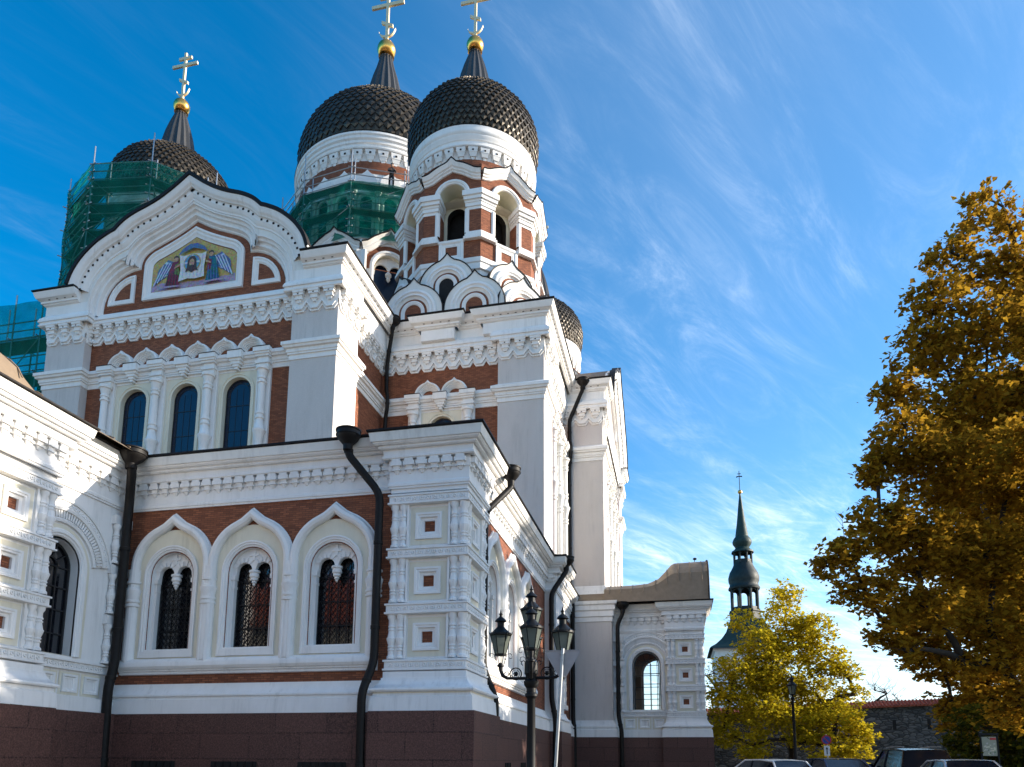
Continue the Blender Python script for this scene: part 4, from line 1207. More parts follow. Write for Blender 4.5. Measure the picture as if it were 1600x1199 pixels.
def onion_set(parent, org, dprof, n, rows, sp, ball_z, ball_r, cross_scale, cz):
    """dome, spike, orb and cross as sub-parts; profiles are in local height above org"""
    mb = MB(); scaled_dome(mb, dprof, n, rows)
    mb.build('dome', parent, org, local=True, smooth=12)
    mb = MB(); 
    ks = 16
    rowsv = []
    for r, z in sp:
        rowsv.append([((r*(1+(.10 if k % 2 else 0)))*cos(2*pi*k/(2*ks)), (r*(1+(.10 if k % 2 else 0)))*sin(2*pi*k/(2*ks)), z) for k in range(2*ks)])
    mb.grid(rowsv, 'spike_metal', closed_u=True)
    mb.build('spike', parent, org, local=True, smooth=20)
    mb = MB(); mb.ball((0, 0, ball_z), ball_r, 'gold', 28, 16); mb.lathe((0, 0, 0), [(ball_r*.6, ball_z-ball_r*.95), (ball_r*.85, ball_z-ball_r*.9), (ball_r*.6, ball_z-ball_r*.7)], 20, 'gold')
    mb.build('orb', parent, org, local=True, smooth=60)
    mb = MB(); s = cross_scale; F = Frame((0, 0), (1, 0), (0, -1)); w = .085*s; t = .07*s
    z0 = ball_z+ball_r*.95
    mb.box(F, -w, w, -t, t, z0, z0+3.95*s, 'pale_gold')
    mb.box(F, -1.02*s, 1.02*s, -t*.95, t*.95, cz, cz+.22*s, 'pale_gold')
    mb.box(F, -.52*s, .52*s, -t*.95, t*.95, cz+.58*s, cz+.78*s, 'pale_gold')
    zs = cz-1.45*s
    mb.prism(F, [(-.36*s, zs+.30*s), (-.36*s, zs+.50*s), (.36*s, zs+.12*s), (.36*s, zs-.08*s)], -t*.95, t*.95, 'pale_gold')
    zc = z0+.85*s
    out = [(.50*s*cos(radians(a)), zc+.50*s*sin(radians(a))) for a in range(180, 361, 12)]
    inn = [(.56*s*cos(radians(a)), zc+.14*s+.50*s*sin(radians(a))) for a in range(345, 194, -12)]
    mb.prism(F, out+inn, -t*.9, t*.9, 'pale_gold')
    mb.build('cross', parent, org, local=True)

def kokoshnik(F, uc, zc, R, z0, back=-.8, niche=True):
    mb = MB()
    o = ogee(uc, zc, R, R*1.235, 15, 28, z0)
    mb.fill(F, o, [], 0, 'offwhite')
    mb.strip(F, o, back, 0, 'roof')
    mb.face(F, o, [(-.015, -.02), (-.015, .045), (.035, .05), (.045, -.08), (.03, back)], 'roof_edge')
    rr = R*.79
    mb.face(F, arch(uc, zc, rr, z0, 22), [(0, 0), (0, .10), (-.05, .13), (-.13, .13), (-.17, .05), (-.22, .04), (-.28, .12), (-.34, .14), (-.38, .05), (-.46, -.0)], 'white')
    r3 = R*.48
    mb.fill(F, arch(uc, zc, r3, z0, 18), [], .012, 'brick')
    mb.face(F, arch(uc, zc, r3-.13, z0, 18), [(.0, 0), (0, .07), (-.06, .08), (-.10, .05), (-.13, .08), (-.2, .05), (-.22, 0)], 'white')
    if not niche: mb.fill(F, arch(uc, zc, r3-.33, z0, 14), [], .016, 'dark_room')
    else: mb.fill(F, arch(uc, zc, r3-.33, z0, 14), [], .016, 'brick')
    return mb

def bell_tower():
    t = MB()
    ap = 4.1; hw = 1.70
    oct_ = [(ap/cos(pi/8)*cos(-pi/8-k*pi/4), ap/cos(pi/8)*sin(-pi/8-k*pi/4)) for k in range(8)]   # clockwise: outside on the right?
    oc = oct_[::-1]
    Z = lambda L: [(d, z-25.0) for d, z in L]
    # dark roof mass under the hoods, and sloped shoulders
    t.add([(-4.3, -4.3, 0), (4.3, -4.3, 0), (4.3, 4.3, 0), (-4.3, 4.3, 0), (-3.0, -3.0, 2.6), (3.0, -3.0, 2.6), (3.0, 3.0, 2.6), (-3.0, 3.0, 2.6)], [(0, 1, 5, 4), (1, 2, 6, 5), (2, 3, 7, 6), (3, 0, 4, 7)], 'roof')
    def plan8(prof, m, mats=None):
        # travel so that the outside is on the right: counter-clockwise seen from above
        pth = [(ap/cos(pi/8)*cos(pi/8+k*pi/4), ap/cos(pi/8)*sin(pi/8+k*pi/4)) for k in range(8)]
        t.plan(pth, Z(prof), m, closed=True, mats=mats)
    plan8([(-.2, 27.2), (-.02, 27.2), (-.02, 28.5), (.10, 28.55), (.10, 28.9), (.16, 28.95), (.18, 29.2), (.05, 29.28)], 'white')
    plan8([(0, 29.25), (0, 30.42)], 'brick')
    for k in range(8):
        a = k*pi/4
        Nn = (cos(a), sin(a)); U = (-sin(a), cos(a))
        F = Frame((Nn[0]*ap, Nn[1]*ap), U, Nn)
        z = lambda v: v-25.0
        # parapet panel under the opening
        t.face(F, rect(-.62, .62, z(29.30), z(30.38)), [(.10, 0), (.10, .10), (-.04, .10), (-.10, .05), (-.2, .05), (-.24, .0), (-.30, -.04)], 'white', closed=True)
        t.fill(F, rect(-.52, .52, z(29.40), z(30.28)), [rect(-.34, .34, z(29.58), z(30.12))], .03, 'white')
        # sill and pedestal blocks
        t.box(F, -.8, .8, -.5, .12, z(30.36), z(30.5), 'white')
        for s in (-1, 1):
            uu = [(.74, .42, 30.40, 30.56, .22), (.80, .36, 30.56, 30.72, .16), (.84, .32, 30.72, 30.90, .10)]
            for e0, _, za, zb, d in uu:
                u0, u1 = (e0, 1.68+d*.414) if s > 0 else (-1.68-d*.414, -e0)
                t.box(F, u0, u1, -.6, d, z(za), z(zb), 'white')
            # brick pier with a white shaft beside the opening
            u0, u1 = (1.02, 1.69) if s > 0 else (-1.69, -1.02)
            t.box(F, u0, u1, -.7, -.001, z(30.9), z(32.4), 'brick')
            c = F(s*.88, -.06, 0); t.lathe((c.x, c.y, 0), [(.15, z(30.9)), (.15, z(32.4))], 10, 'white')
            t.box(F, min(s*.74, s*.95), max(s*.74, s*.95), -.8, -.12, z(30.9), z(32.4), 'brick')
            # stepped impost
            for e0, d, za, zb in ((.86, .03, 32.32, 32.5), (.80, .09, 32.5, 32.72), (.76, .13, 32.72, 32.86), (.72, .22, 32.86, 33.08), (.66, .30, 33.08, 33.40)):
                u0, u1 = (e0, 1.70+d*.414) if s > 0 else (-1.70-d*.414, -e0)
                t.box(F, u0, u1, -.9, d, z(za), z(zb), 'white')
        # wall above with the arch cut out
        zc_ = z(33.30); r = .80
        top = [(-1.7, z(34.75)), (1.7, z(34.75))]
        t.fill(F, [(-1.7, z(33.3)), (-1.7, z(35.2)), (1.7, z(35.2)), (1.7, z(33.3)), (r, z(33.3))]+arc(0, zc_, r, 0, 180, 14)[1:], [], 0, 'brick')
        t.strip(F, arc(0, zc_, r, 180, 0, 14), 0, -1.0, 'soffit')
        t.face(F, arc(0, zc_, r, 180, 0, 14), [(.28, 0), (.28, .10), (.22, .14), (.12, .14), (.08, .09), (.02, .09), (0, 0)], 'white')
        # ogee cornice over the face
        cv = [(-1.72, z(34.35)), (-1.5, z(34.38)), (-1.22, z(34.48)), (-.95, z(34.66)), (-.6, z(34.86)), (-.3, z(34.98)), (-.12, z(35.07)), (0, z(35.2))]
        cv = cv+[(-u, v) for u, v in cv[::-1][1:]]
        t.face(F, cv, [(-.22, 0), (-.22, .10), (-.14, .13), (-.10, .20), (-.02, .22), (.02, .30), (.12, .34), (.18, .38), (.22, .40), (.25, .34), (.25, -.5)], 'white')
        t.face(F, cv, [(.24, .36), (.25, .43), (.285, .43), (.285, -.6)], 'roof_edge')
        Fi = F.shift(-1.0)
        t.fill(Fi, rect(-1.28, 1.28, z(30.3), z(34.4)), [arch(0, z(32.75), .60, z(30.35), 12)], 0, 'soffit')
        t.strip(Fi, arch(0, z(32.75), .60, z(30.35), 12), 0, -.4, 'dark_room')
    # near-black drum stands in for the shade inside the chamber; floor and ceiling
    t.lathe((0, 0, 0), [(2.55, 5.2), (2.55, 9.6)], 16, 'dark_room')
    t.lathe((0, 0, 0), [(.01, 5.4), (3.9, 5.4)], 16, 'brick'); t.lathe((0, 0, 0), [(4.0, 9.3), (.01, 9.3)], 16, 'soffit')
    t.lathe((0, 0, 0), [(4.0, 8.4), (3.2, 8.4), (3.2, 9.3)], 8, 'soffit', pi/8, 2*pi+pi/8)
    # shallow roof behind the ogee cornice and the round drum with its ring cornice
    t.lathe((0, 0, 0), [(4.15, 9.55), (3.5, 10.6)], 8, 'roof', pi/8, 2*pi+pi/8)
    t.lathe((0, 0, 0), [(3.72, 10.0), (3.72, 11.05)], 48, 'brick')
    ring = [(3.66, 11.0), (3.66, 11.72), (3.95, 11.74), (3.98, 11.80), (3.94, 11.84), (3.80, 11.88), (3.80, 12.20), (3.86, 12.24), (3.88, 12.34), (3.94, 12.44), (3.94, 12.56), (4.0, 12.64), (4.02, 12.78), (3.97, 12.92), (3.99, 13.12), (3.8, 13.14)]
    t.lathe((0, 0, 0), ring, 64, 'white')
    t.lathe((0, 0, 0), [(3.99, 13.10), (4.01, 13.14), (3.7, 13.2)], 64, 'roof_edge')
    for k in range(34):
        a = 2*pi*k/34; Nn = (cos(a), sin(a)); F = Frame((0, 0), (-Nn[1], Nn[0]), Nn)
        t.taper(F, 0, .50, .56, 3.6, 3.88, 3.92, 11.42, 11.72, 'white'); t.taper(F, 0, .34, .46, 3.6, 3.80, 3.87, 11.18, 11.42, 'white'); t.taper(F, 0, .12, .26, 3.6, 3.72, 3.76, 11.03, 11.18, 'white')
        t.box(F, -.05, .05, 3.88, 3.922, 11.5, 11.58, 'roof_edge')
    o = t.build('bell_tower', CATH, BT, local=False, smooth=30) if False else None
    me = t.mesh('bell_tower')
    o = link('bell_tower', me, CATH, BT)
    # hoods: two below and one above on each of the four sides
    for k in range(4):
        a = -pi/2+k*pi/2; Nn = (cos(a), sin(a)); U = (-sin(a), cos(a))
        F = Frame((Nn[0]*5.3, Nn[1]*5.3), U, Nn)
        for uc in (-1.73, 1.73):
            kokoshnik(F, uc, .55, 1.68, -.3).build('kokoshnik', o, (0, 0, 0), local=True)
        F2 = Frame((Nn[0]*4.85, Nn[1]*4.85), U, Nn)
        kokoshnik(F2, 0, 2.25, 1.58, 1.2, niche=False).build('kokoshnik', o, (0, 0, 0), local=True)
        a += pi/4; Nn = (cos(a), sin(a)); U = (-sin(a), cos(a))
        kokoshnik(Frame((Nn[0]*5.95, Nn[1]*5.95), U, Nn), 0, .55, 1.62, -.3, -1.4).build('kokoshnik', o, (0, 0, 0), local=True)
        kokoshnik(Frame((Nn[0]*4.75, Nn[1]*4.75), U, Nn), 0, 2.45, 1.50, 1.2, -.7, niche=False).build('kokoshnik', o, (0, 0, 0), local=True)
    dp = [(3.70, 13.0), (4.02, 13.9)]+[(4.13*cos(pi/2*i/16), 14.8+3.6*sin(pi/2*i/16)) for i in range(15)]+[(.75, 18.42)]
    sp = [(1.5, 18.15), (1.36, 18.3), (1.18, 18.65), (1.03, 19.4), (.86, 20.35), (.66, 21.15), (.48, 21.75), (.37, 22.10), (.40, 22.13), (.39, 22.20), (.25, 22.24), (.01, 22.28)]
    onion_set(o, (0, 0, 0), dp, 66, 24, sp, 22.84, .56, 1.0, 26.2)
    return o
tower = bell_tower()
tower['label'] = 'open bell tower nearest the viewer, brick arches under a dark scaled dome'
for loc, lb in (((-33.6, 40.2, 25.0), 'bell tower behind the mosaic gable, wrapped in green netting'), ((-11.6, 62.0, 25.0), 'far bell tower, only the side of its dome showing')):
    c = copy_tree(tower, CATH); c.location = (loc[0]+22.5, loc[1]-50, loc[2]); c['label'] = lb

# ================================================================== MAIN DOME
MD = (-22.3, 50.0, 0.0)
t = MB()
n = 12; apm = 7.2; side = 2*apm*math.tan(pi/n); q_ = 2.0
t.lathe((0, 0, 0), [(6.6, 24), (6.6, 37.2)], n, 'white', pi/n, 2*pi+pi/n)
for k in range(n):
    a = 2*pi*k/n; Nn = (cos(a), sin(a)); F = Frame((Nn[0]*apm, Nn[1]*apm), (-Nn[1], Nn[0]), Nn); h = side/2
    zc = 33.2+q_
    t.fill(F, [(-h, 26), (-h, 35.4+q_), (h, 35.4+q_), (h, 26), (1.05, 26), (1.05, zc)]+arc(0, zc, 1.05, 0, 180, 12)[1:]+[(-1.05, 26)], [], 0, 'white')
    t.fill(F, arc(0, zc, 1.75, 180, 0, 14)+[(1.75, zc-.2), (-1.75, zc-.2)], [arc(0, zc, 1.08, 180, 0, 12)+[(1.08, zc-.15), (-1.08, zc-.15)]], .02, 'brick')
    t.strip(F, arc(0, zc, 1.05, 180, 0, 12), 0, -.7, 'cream')
    t.face(F, arch(0, zc, 1.05, 28, 14), [(.30, 0), (.30, .12), (.22, .16), (.12, .16), (.06, .08), (0, .08), (0, 0)], 'white')
    cv = [(-h-.02, 34.6+q_), (-1.55, 34.75+q_), (-1.1, 35.15+q_), (-.6, 35.5+q_), (-.2, 35.7+q_), (0, 35.95+q_)]; cv = cv+[(-u, v) for u, v in cv[::-1][1:]]
    t.face(F, cv, [(-.5, 0), (-.5, .12), (-.38, .16), (-.28, .24), (-.18, .24), (-.10, .34), (0, .38), (.04, .44), (.04, -.6)], 'white')
    t.face(F, cv, [(.03, .40), (.04, .50), (.11, .50), (.11, -.7)], 'roof_edge')
    Ft = F.shift(-.3)
    o = arc(0, zc, 1.05, 180, 0, 12)+[(1.05, zc-.3), (.96, zc-.3)]+arc(.5, zc+.05, .44, 0, 180, 8)+[(.05, zc-.2), (-.05, zc-.2)]+arc(-.5, zc+.05, .44, 0, 180, 8)+[(-.96, zc-.3), (-1.05, zc-.3)]
    t.prism(Ft, o, -.12, 0, 'white')
    c = F(0, -.36, 0); t.lathe((c.x, c.y, zc-32.6), [(.1, 32.6), (.22, 32.45), (.22, 32.3), (.12, 32.2), (.15, 32.05), (.02, 31.85)], 10, 'white')
    t.fill(F, rect(-1.05, 1.05, 26, zc+1), [], -.62, 'glass_blue')
    for s in (-1, 1): t.box(F, s*h-.35, s*h+.35, -.1, .16, 26, zc+1, 'white')
t.lathe((0, 0, 0), [(7.5, 37.2), (6.4, 37.6)], n, 'roof', pi/n, 2*pi+pi/n)
# upper drum
t.lathe((0, 0, 0), [(6.35, 36.0), (6.35, 43.6)], 72, 'white')
t.lathe((0, 0, 0), [(6.38, 43.2), (6.38, 44.2)], 72, 'brick')
for k in range(24):
    a = 2*pi*k/24; Nn = (cos(a), sin(a)); F = Frame((0, 0), (-Nn[1], Nn[0]), Nn)
    o = ogee(0, 42.4, .74, 1.0, 28, 12, 41.5)
    t.fill(F, o, [], 6.52, 'white'); t.strip(F, o, 6.2, 6.52, 'white')
    t.face(F, arch(0, 40.9, .42, 38.2, 10), [(.2, 6.3), (.2, 6.5), (.1, 6.55), (0, 6.5), (0, 6.36)], 'white')
    t.fill(F, arch(0, 40.9, .42, 38.2, 10), [], 6.39, 'glass_dark')
    c = F(.84, 6.45, 0); t.lathe((c.x, c.y, 0), [(.16, 37.6), (.16, 41.4), (.26, 41.5), (.26, 41.7)], 8, 'white')
ring = [(6.3, 44.15), (6.3, 45.0), (6.62, 45.05), (6.66, 45.15), (6.45, 45.2), (6.45, 45.55), (6.55, 45.6), (6.55, 45.8), (6.66, 45.9), (6.66, 46.1), (6.74, 46.2), (6.72, 46.4), (6.4, 46.45)]
t.lathe((0, 0, 0), ring, 96, 'white'); t.lathe((0, 0, 0), [(6.73, 46.38), (6.76, 46.44), (6.3, 46.5)], 96, 'roof_edge')
for k in range(44):
    a = 2*pi*k/44; Nn = (cos(a), sin(a)); F = Frame((0, 0), (-Nn[1], Nn[0]), Nn)
    t.taper(F, 0, .66, .76, 6.2, 6.52, 6.58, 44.6, 45.02, 'white'); t.taper(F, 0, .42, .6, 6.2, 6.42, 6.5, 44.3, 44.6, 'white'); t.taper(F, 0, .16, .3, 6.2, 6.36, 6.4, 44.05, 44.3, 'white')
    t.box(F, -.07, .07, 6.5, 6.585, 44.72, 44.84, 'roof_edge')
me = t.mesh('main_tower', smooth=30)
mt = link('main_tower', me, CATH, MD, 'broad central tower with the largest dome, green netting round its drum')
dp = [(6.1, 46.3), (6.45, 47.3)]+[(6.56*cos(pi/2*i/18), 48.35+5.45*sin(pi/2*i/18)) for i in range(17)]+[(1.0, 53.82)]
sp = [(2.1, 53.45), (1.9, 53.7), (1.68, 54.2), (1.4, 55.4), (1.16, 56.7), (.92, 57.8), (.70, 58.6), (.52, 59.45), (.56, 59.5), (.54, 59.62), (.3, 59.66), (.01, 59.7)]
onion_set(mt, (0, 0, 0), dp, 68, 26, sp, 60.5, .77, 1.42, 64.8)
# central low roof joining the arms
mb = MB(); mb.wbox(-31, -14, 41.5, 58.5, 24.6, 26.4, 'roof'); mb.build('crossing_roof', CATH, (-22.5, 50, 25))

# ================================================================== DOWNPIPES
def downpipe(pts, r, funnel=None, fr=.30, fh=.42):
    mb = MB()
    # rounded path
    r *= .80; fr *= .86
    P = [Vector(p) for p in pts]; out = [P[0]]
    for i in range(1, len(P)-1):
        a, b_, c = P[i-1], P[i], P[i+1]; k = min(.28, (b_-a).length*.45, (c-b_).length*.45)
        p0 = b_+(a-b_).normalized()*k; p1 = b_+(c-b_).normalized()*k
        for t in (0, .33, .66, 1): out.append(p0*(1-t)**2+b_*2*t*(1-t)+p1*t*t)
    out.append(P[-1])
    mb.tube(out, r, 'pipe', 12)
    for i in range(len(P)-1):
        d = P[i+1]-P[i]
        if abs(d.z) > .9*d.length:
            m = max(1, int(d.length/1.9))
            for q in range(1, m+1):
                c = P[i]+d*((q-.4)/m); mb.lathe((c.x, c.y, c.z), [(r, -.06), (r*1.14, -.05), (r*1.14, .05), (r, .06)], 12, 'pipe')
    o = mb.build('downpipe', CATH, tuple(P[-1]))
    if funnel:
        mb = MB(); c = Vector(funnel)
        mb.lathe(tuple(c), [(r, -.62), (r*1.15, -.60), (r*1.2, -.44), (fr*.62, -.36), (fr*.86, -.27), (fr*.98, -.20), (fr*1.0, -.17), (fr*1.08, -.16), (fr*1.08, -.13), (fr*1.02, -.12), (fr*1.02, -.03), (fr*1.10, -.02), (fr*1.10, .02), (fr*.95, .02), (fr*.9, -.15), (.01, -.3)], 24, 'pipe')
        mb.build('funnel', o, tuple(c))
    return o
downpipe([(-16.66, 19.10, 10.8), (-16.66, 19.15, 10.5), (-16.95, 19.5, 9.6), (-16.95, 19.5, 4.4), (-16.95, 19.32, 3.6), (-16.95, 19.42, 0)], .175, (-16.66, 19.08, 11.14), .50, .55)
downpipe([(-9.32, 19.25, 10.75), (-9.32, 19.30, 10.45), (-8.42, 19.62, 9.3), (-8.42, 19.62, 4.25), (-8.62, 19.30, 3.35), (-8.62, 19.42, 0)], .15, (-9.32, 19.22, 11.17), .40, .50)
downpipe([(-5.2, 23.0, 10.75), (-5.2, 23.0, 10.5), (-5.84, 22.14, 9.4), (-5.84, 22.14, 4.3), (-5.45, 22.2, 3.4), (-5.5, 22.2, 0)], .13, (-5.2, 23.0, 11.17), .36, .45)
downpipe([(-5.0, 34.3, 10.75), (-5.0, 34.3, 10.5), (-5.62, 33.7, 9.3), (-5.62, 33.7, 4.3), (-5.45, 33.75, 3.4), (-5.5, 33.75, 0)], .15, (-5.0, 34.3, 11.17), .42, .5)
downpipe([(-14.2, 33.95, 24.4), (-14.2, 33.95, 24.0), (-14.62, 34.4, 22.4), (-14.62, 34.42, 20.9), (-14.45, 34.22, 20.5), (-14.45, 34.22, 19.8), (-14.62, 34.42, 19.3), (-14.62, 34.42, 12.7)], .13, (-14.15, 33.9, 24.7), .42, .5)
downpipe([(-5.1, 42.3, 24.3), (-5.1, 42.3, 24.0), (-5.95, 42.55, 22.2), (-5.95, 42.55, 20.9), (-5.85, 42.35, 20.5), (-5.85, 42.35, 19.8), (-5.98, 42.55, 19.2), (-5.98, 42.55, 11.3), (-5.75, 42.1, 10.6), (-5.8, 42.25, 9.3), (-5.8, 42.25, 3.9), (-5.7, 42.0, 3.2), (-5.7, 42.0, 0)], .15, (-5.05, 42.25, 24.65), .42, .5)
downpipe([(-2.9, 42.35, 10.25), (-2.9, 42.35, 9.9), (-3.2, 42.3, 9.3), (-3.22, 42.25, 4.0), (-3.05, 42.1, 3.2), (-3.05, 42.1, 0)], .15, (-2.9, 42.4, 10.58), .40, .5)
# ================================================================== SCAFFOLDING
def ring_pts(c, r, n, z, a0=0): return [(c[0]+r*cos(a0+2*pi*k/n), c[1]+r*sin(a0+2*pi*k/n), z) for k in range(n)]
def scaffold(org, label, rin, rout, n, levels, pole_top, net, a0=0.0, planks=True, arcr=None):
    """ring of poles, ledgers and decks; levels: deck heights; net: (z0,z1) of the netting"""
    root = thing('scaffold', label, 'scaffold', org, 'scaffolds round the towers')
    ks = range(n)
    for k in ks:
        a = a0+2*pi*k/n
        for r in (rin, rout):
            mb = MB(); top = pole_top+rnd.uniform(-.5, .9)-(0 if r == rout else .6)
            p = (org[0]+r*cos(a), org[1]+r*sin(a))
            mb.tube([(p[0], p[1], org[2]), (p[0], p[1], top)], .042, 'steel', 7)
            mb.build('pole', root, org)
    mb = MB()
    for z in levels:
        for dz in (0, .55, 1.1):
            for r in ((rin, rout) if dz == 0 else (rout,)):
                P = ring_pts(org, r, n, z+dz, a0)
                for k in ks:
                    A, B_ = P[k], P[(k+1) % n]
                    d = (Vector(B_)-Vector(A)).normalized()*.25
                    mb.tube([Vector(A)-d, Vector(B_)+d], .034, 'steel', 6)
        for A, B_ in zip(ring_pts(org, rin, n, z-.05, a0), ring_pts(org, rout, n, z-.05, a0)):
            d = (Vector(B_)-Vector(A)).normalized()*.3
            mb.tube([Vector(A)-d, Vector(B_)+d], .034, 'steel', 6)
    for i in range(len(levels)-1):
        P = ring_pts(org, rout+.05, n, levels[i], a0); Q = ring_pts(org, rout+.05, n, levels[i+1], a0)
        for k in ks:
            if (k+i) % 2 == 0: mb.tube([P[k], Q[(k+1) % n]], .030, 'steel', 6)
    mb.build('ledger', root, org)
    mb = MB()
    for z in levels:
        I = ring_pts(org, rin+.1, n, z+.02, a0); O = ring_pts(org, rout-.1, n, z+.02, a0)
        for k in ks:
            a, b_, c, d = I[k], I[(k+1) % n], O[(k+1) % n], O[k]
            dn = (0, 0, -.06)
            lo = [(p[0], p[1], p[2]-.06) for p in (a, b_, c, d)]
            mb.add([a, b_, c, d]+lo, [(0, 1, 2, 3), (7, 6, 5, 4), (0, 4, 5, 1), (2, 6, 7, 3), (1, 5, 6, 2), (3, 7, 4, 0)], 'plank')
    mb.build('deck', root, org)
    # netting hung outside the poles, with soft folds
    mb = MB(); rows = []
    nz = 22; per = 10
    zs = [net[0]+(net[1]-net[0])*i/nz for i in range(nz+1)]
    for z in zs:
        row = []
        for k in ks:
            A = Vector(ring_pts(org, rout+.08, n, z, a0)[k]); B_ = Vector(ring_pts(org, rout+.08, n, z, a0)[(k+1) % n])
            out = ((A+B_)/2-Vector(org)); out.z = 0; out.normalize()
            for q in range(per):
                t_ = q/per
                ph = (z-net[0])/(net[1]-net[0])
                sag = .16*sin(pi*t_)*(sin(z*2.9+k*1.3)*.6+.5)+.035*sin(t_*21+z*1.7+k)+.03*sin(z*9+k*2)
                p = A.lerp(B_, t_)+out*sag
                p.z += .10*sin(pi*t_)*sin(k*2.1+1) if z > net[1]-.2 else 0
                row.append(p)
        rows.append(row)
    mb.grid(rows, 'netting', closed_u=True)
    mb.build('netting', root, org)
    return root
SC_L = scaffold((-33.6, 40.2, 24.9), 'scaffold with dark green netting round the left tower', 4.9, 6.1, 10, (26.6, 28.9, 31.2, 33.5, 35.3, 37.0), 39.5, (25.0, 38.05), radians(9))
SC_M = scaffold((-22.3, 50.0, 37.3), 'scaffold with bright green netting round the central drum', 6.8, 7.55, 12, (37.5, 39.55, 41.6), 44.2, (37.2, 41.5), radians(8))
# lower scaffold at the far left beside the gable, sky showing through its upper lifts
def scaffold_box(x0, x1, y0, y1, z0, z1, nx, lev):
    org = ((x0+x1)/2, (y0+y1)/2, z0)
    root = thing('scaffold', 'open scaffold with dark green netting left of the mosaic gable', 'scaffold', org, 'scaffolds round the towers')
    xs = [x0+(x1-x0)*i/nx for i in range(nx+1)]
    for x in xs:
        for y in (y0, y1):
            mb = MB(); mb.tube([(x, y, z0), (x, y, z1+rnd.uniform(.4, 1.0))], .045, 'steel', 7); mb.build('pole', root, org)
    mb = MB()
    for z in lev:
        for dz in (0, .55, 1.1):
            for y in (y0, y1): mb.tube([(x0-.3, y, z+dz), (x1+.3, y, z+dz)], .036, 'steel', 6)
        for x in xs: mb.tube([(x, y0-.3, z), (x, y1+.3, z)], .036, 'steel', 6)
    for i in range(len(lev)-1):
        for j in range(nx):
            if (i+j) % 2: mb.tube([(xs[j], y0, lev[i]), (xs[j+1], y0, lev[i+1])], .03, 'steel', 6)
    mb.build('ledger', root, org)
    mb = MB()
    for z in lev: mb.wbox(x0, x1, y0+.1, y1-.1, z-.05, z+.01, 'plank')
    mb.build('deck', root, org)
    mb = MB(); rows = []
    for i in range(15):
        z = z0+(z1-z0)*i/14
        rows.append([(x0+(x1-x0)*k/40, y0-.08-.10*abs(sin(k*pi/10))*(.6+.4*sin(z*2)), z) for k in range(41)])
    mb.grid(rows, 'netting')
    mb.grid([[(x1+.06, y0+(y1-y0)*k/4, z0+(z1-z0)*i/8) for k in range(5)] for i in range(9)], 'netting')
    mb.build('netting', root, org)
scaffold_box(-42.5, -34.5, 33.6, 35.0, 11, 28.6, 4, (12.5, 14.8, 17.1, 19.4, 21.7, 24.0, 26.3))

# ------------------------------------------------------------------ people
def skin_body(name, parent, org, joints, edges, radii, mat):
    me = bpy.data.meshes.new(name); me.from_pydata(joints, edges, [])
    o = link(name, me, parent, org)
    o.modifiers.new('skin', 'SKIN')
    for i, r in enumerate(radii):
        me.skin_vertices[0].data[i].radius = (r, r) if not hasattr(r, '__len__') else r
    me.skin_vertices[0].data[0].use_root = True
    s = o.modifiers.new('sub', 'SUBSURF'); s.levels = 2; s.render_levels = 2
    me.materials.append(MATS[mat]); me.shade_smooth()
    return o
# worker on the top deck of the central scaffold
wa = atan2(-50.0, 22.3)+radians(5.5)
WP = (-22.3+7.15*cos(wa), 50+7.15*sin(wa), 41.62)
J = [(0, 0, .98), (0, -.02, 1.18), (0, -.10, 1.38), (0, -.14, 1.50), (0, -.17, 1.56),
     (.10, 0, .95), (.13, -.10, .52), (.13, .02, .10), (.13, -.10, .04),
     (-.10, 0, .95), (-.14, -.02, .52), (-.14, .10, .10), (-.14, -.02, .04),
     (.19, -.10, 1.42), (.27, -.22, 1.18), (.20, -.42, 1.10), (.16, -.50, 1.10),
     (-.19, -.10, 1.42), (-.27, -.20, 1.16), (-.16, -.40, 1.06), (-.12, -.48, 1.06)]
E_ = [(0, 1), (1, 2), (2, 3), (3, 4), (0, 5), (5, 6), (6, 7), (7, 8), (0, 9), (9, 10), (10, 11), (11, 12), (2, 13), (13, 14), (14, 15), (15, 16), (2, 17), (17, 18), (18, 19), (19, 20)]
Rr = [.15, .15, .17, .07, .06, .10, .075, .055, .05, .10, .075, .055, .05, .08, .058, .045, .04, .08, .058, .045, .04]
ca, sa = cos(wa+pi/2), sin(wa+pi/2)
def rotp(p, f=1.0): return (p[0]*ca-p[1]*sa, p[0]*sa+p[1]*ca, p[2])
wk = skin_body('person', None, WP, [rotp(p) for p in J], E_, Rr, 'cloth_dark')
tag(wk, 'person in dark work clothes bending forward on the top deck of the scaffold', 'person')
mb = MB(); h = rotp((0, -.22, 1.66))
mb.ball(h, .11, 'skin', 16, 12, (.85, .95, 1.15)); f = rotp((0, -.335, 1.65)); mb.ball(f, .022, 'skin', 8, 6); 
for s in (-1, 1):
    e = rotp((s*.04, -.315, 1.68)); mb.ball(e, .012, 'hair', 8, 6); r_ = rotp((s*.10, -.21, 1.66)); mb.ball(r_, .03, 'skin', 8, 6, (.5, .8, 1.1))
mb.build('head', wk, local=True)
mb = MB(); h = rotp((0, -.205, 1.70)); mb.ball(h, .125, 'cloth_dark', 16, 10, (.9, 1, .95)); mb.build('hood', wk, local=True)
mb = MB()
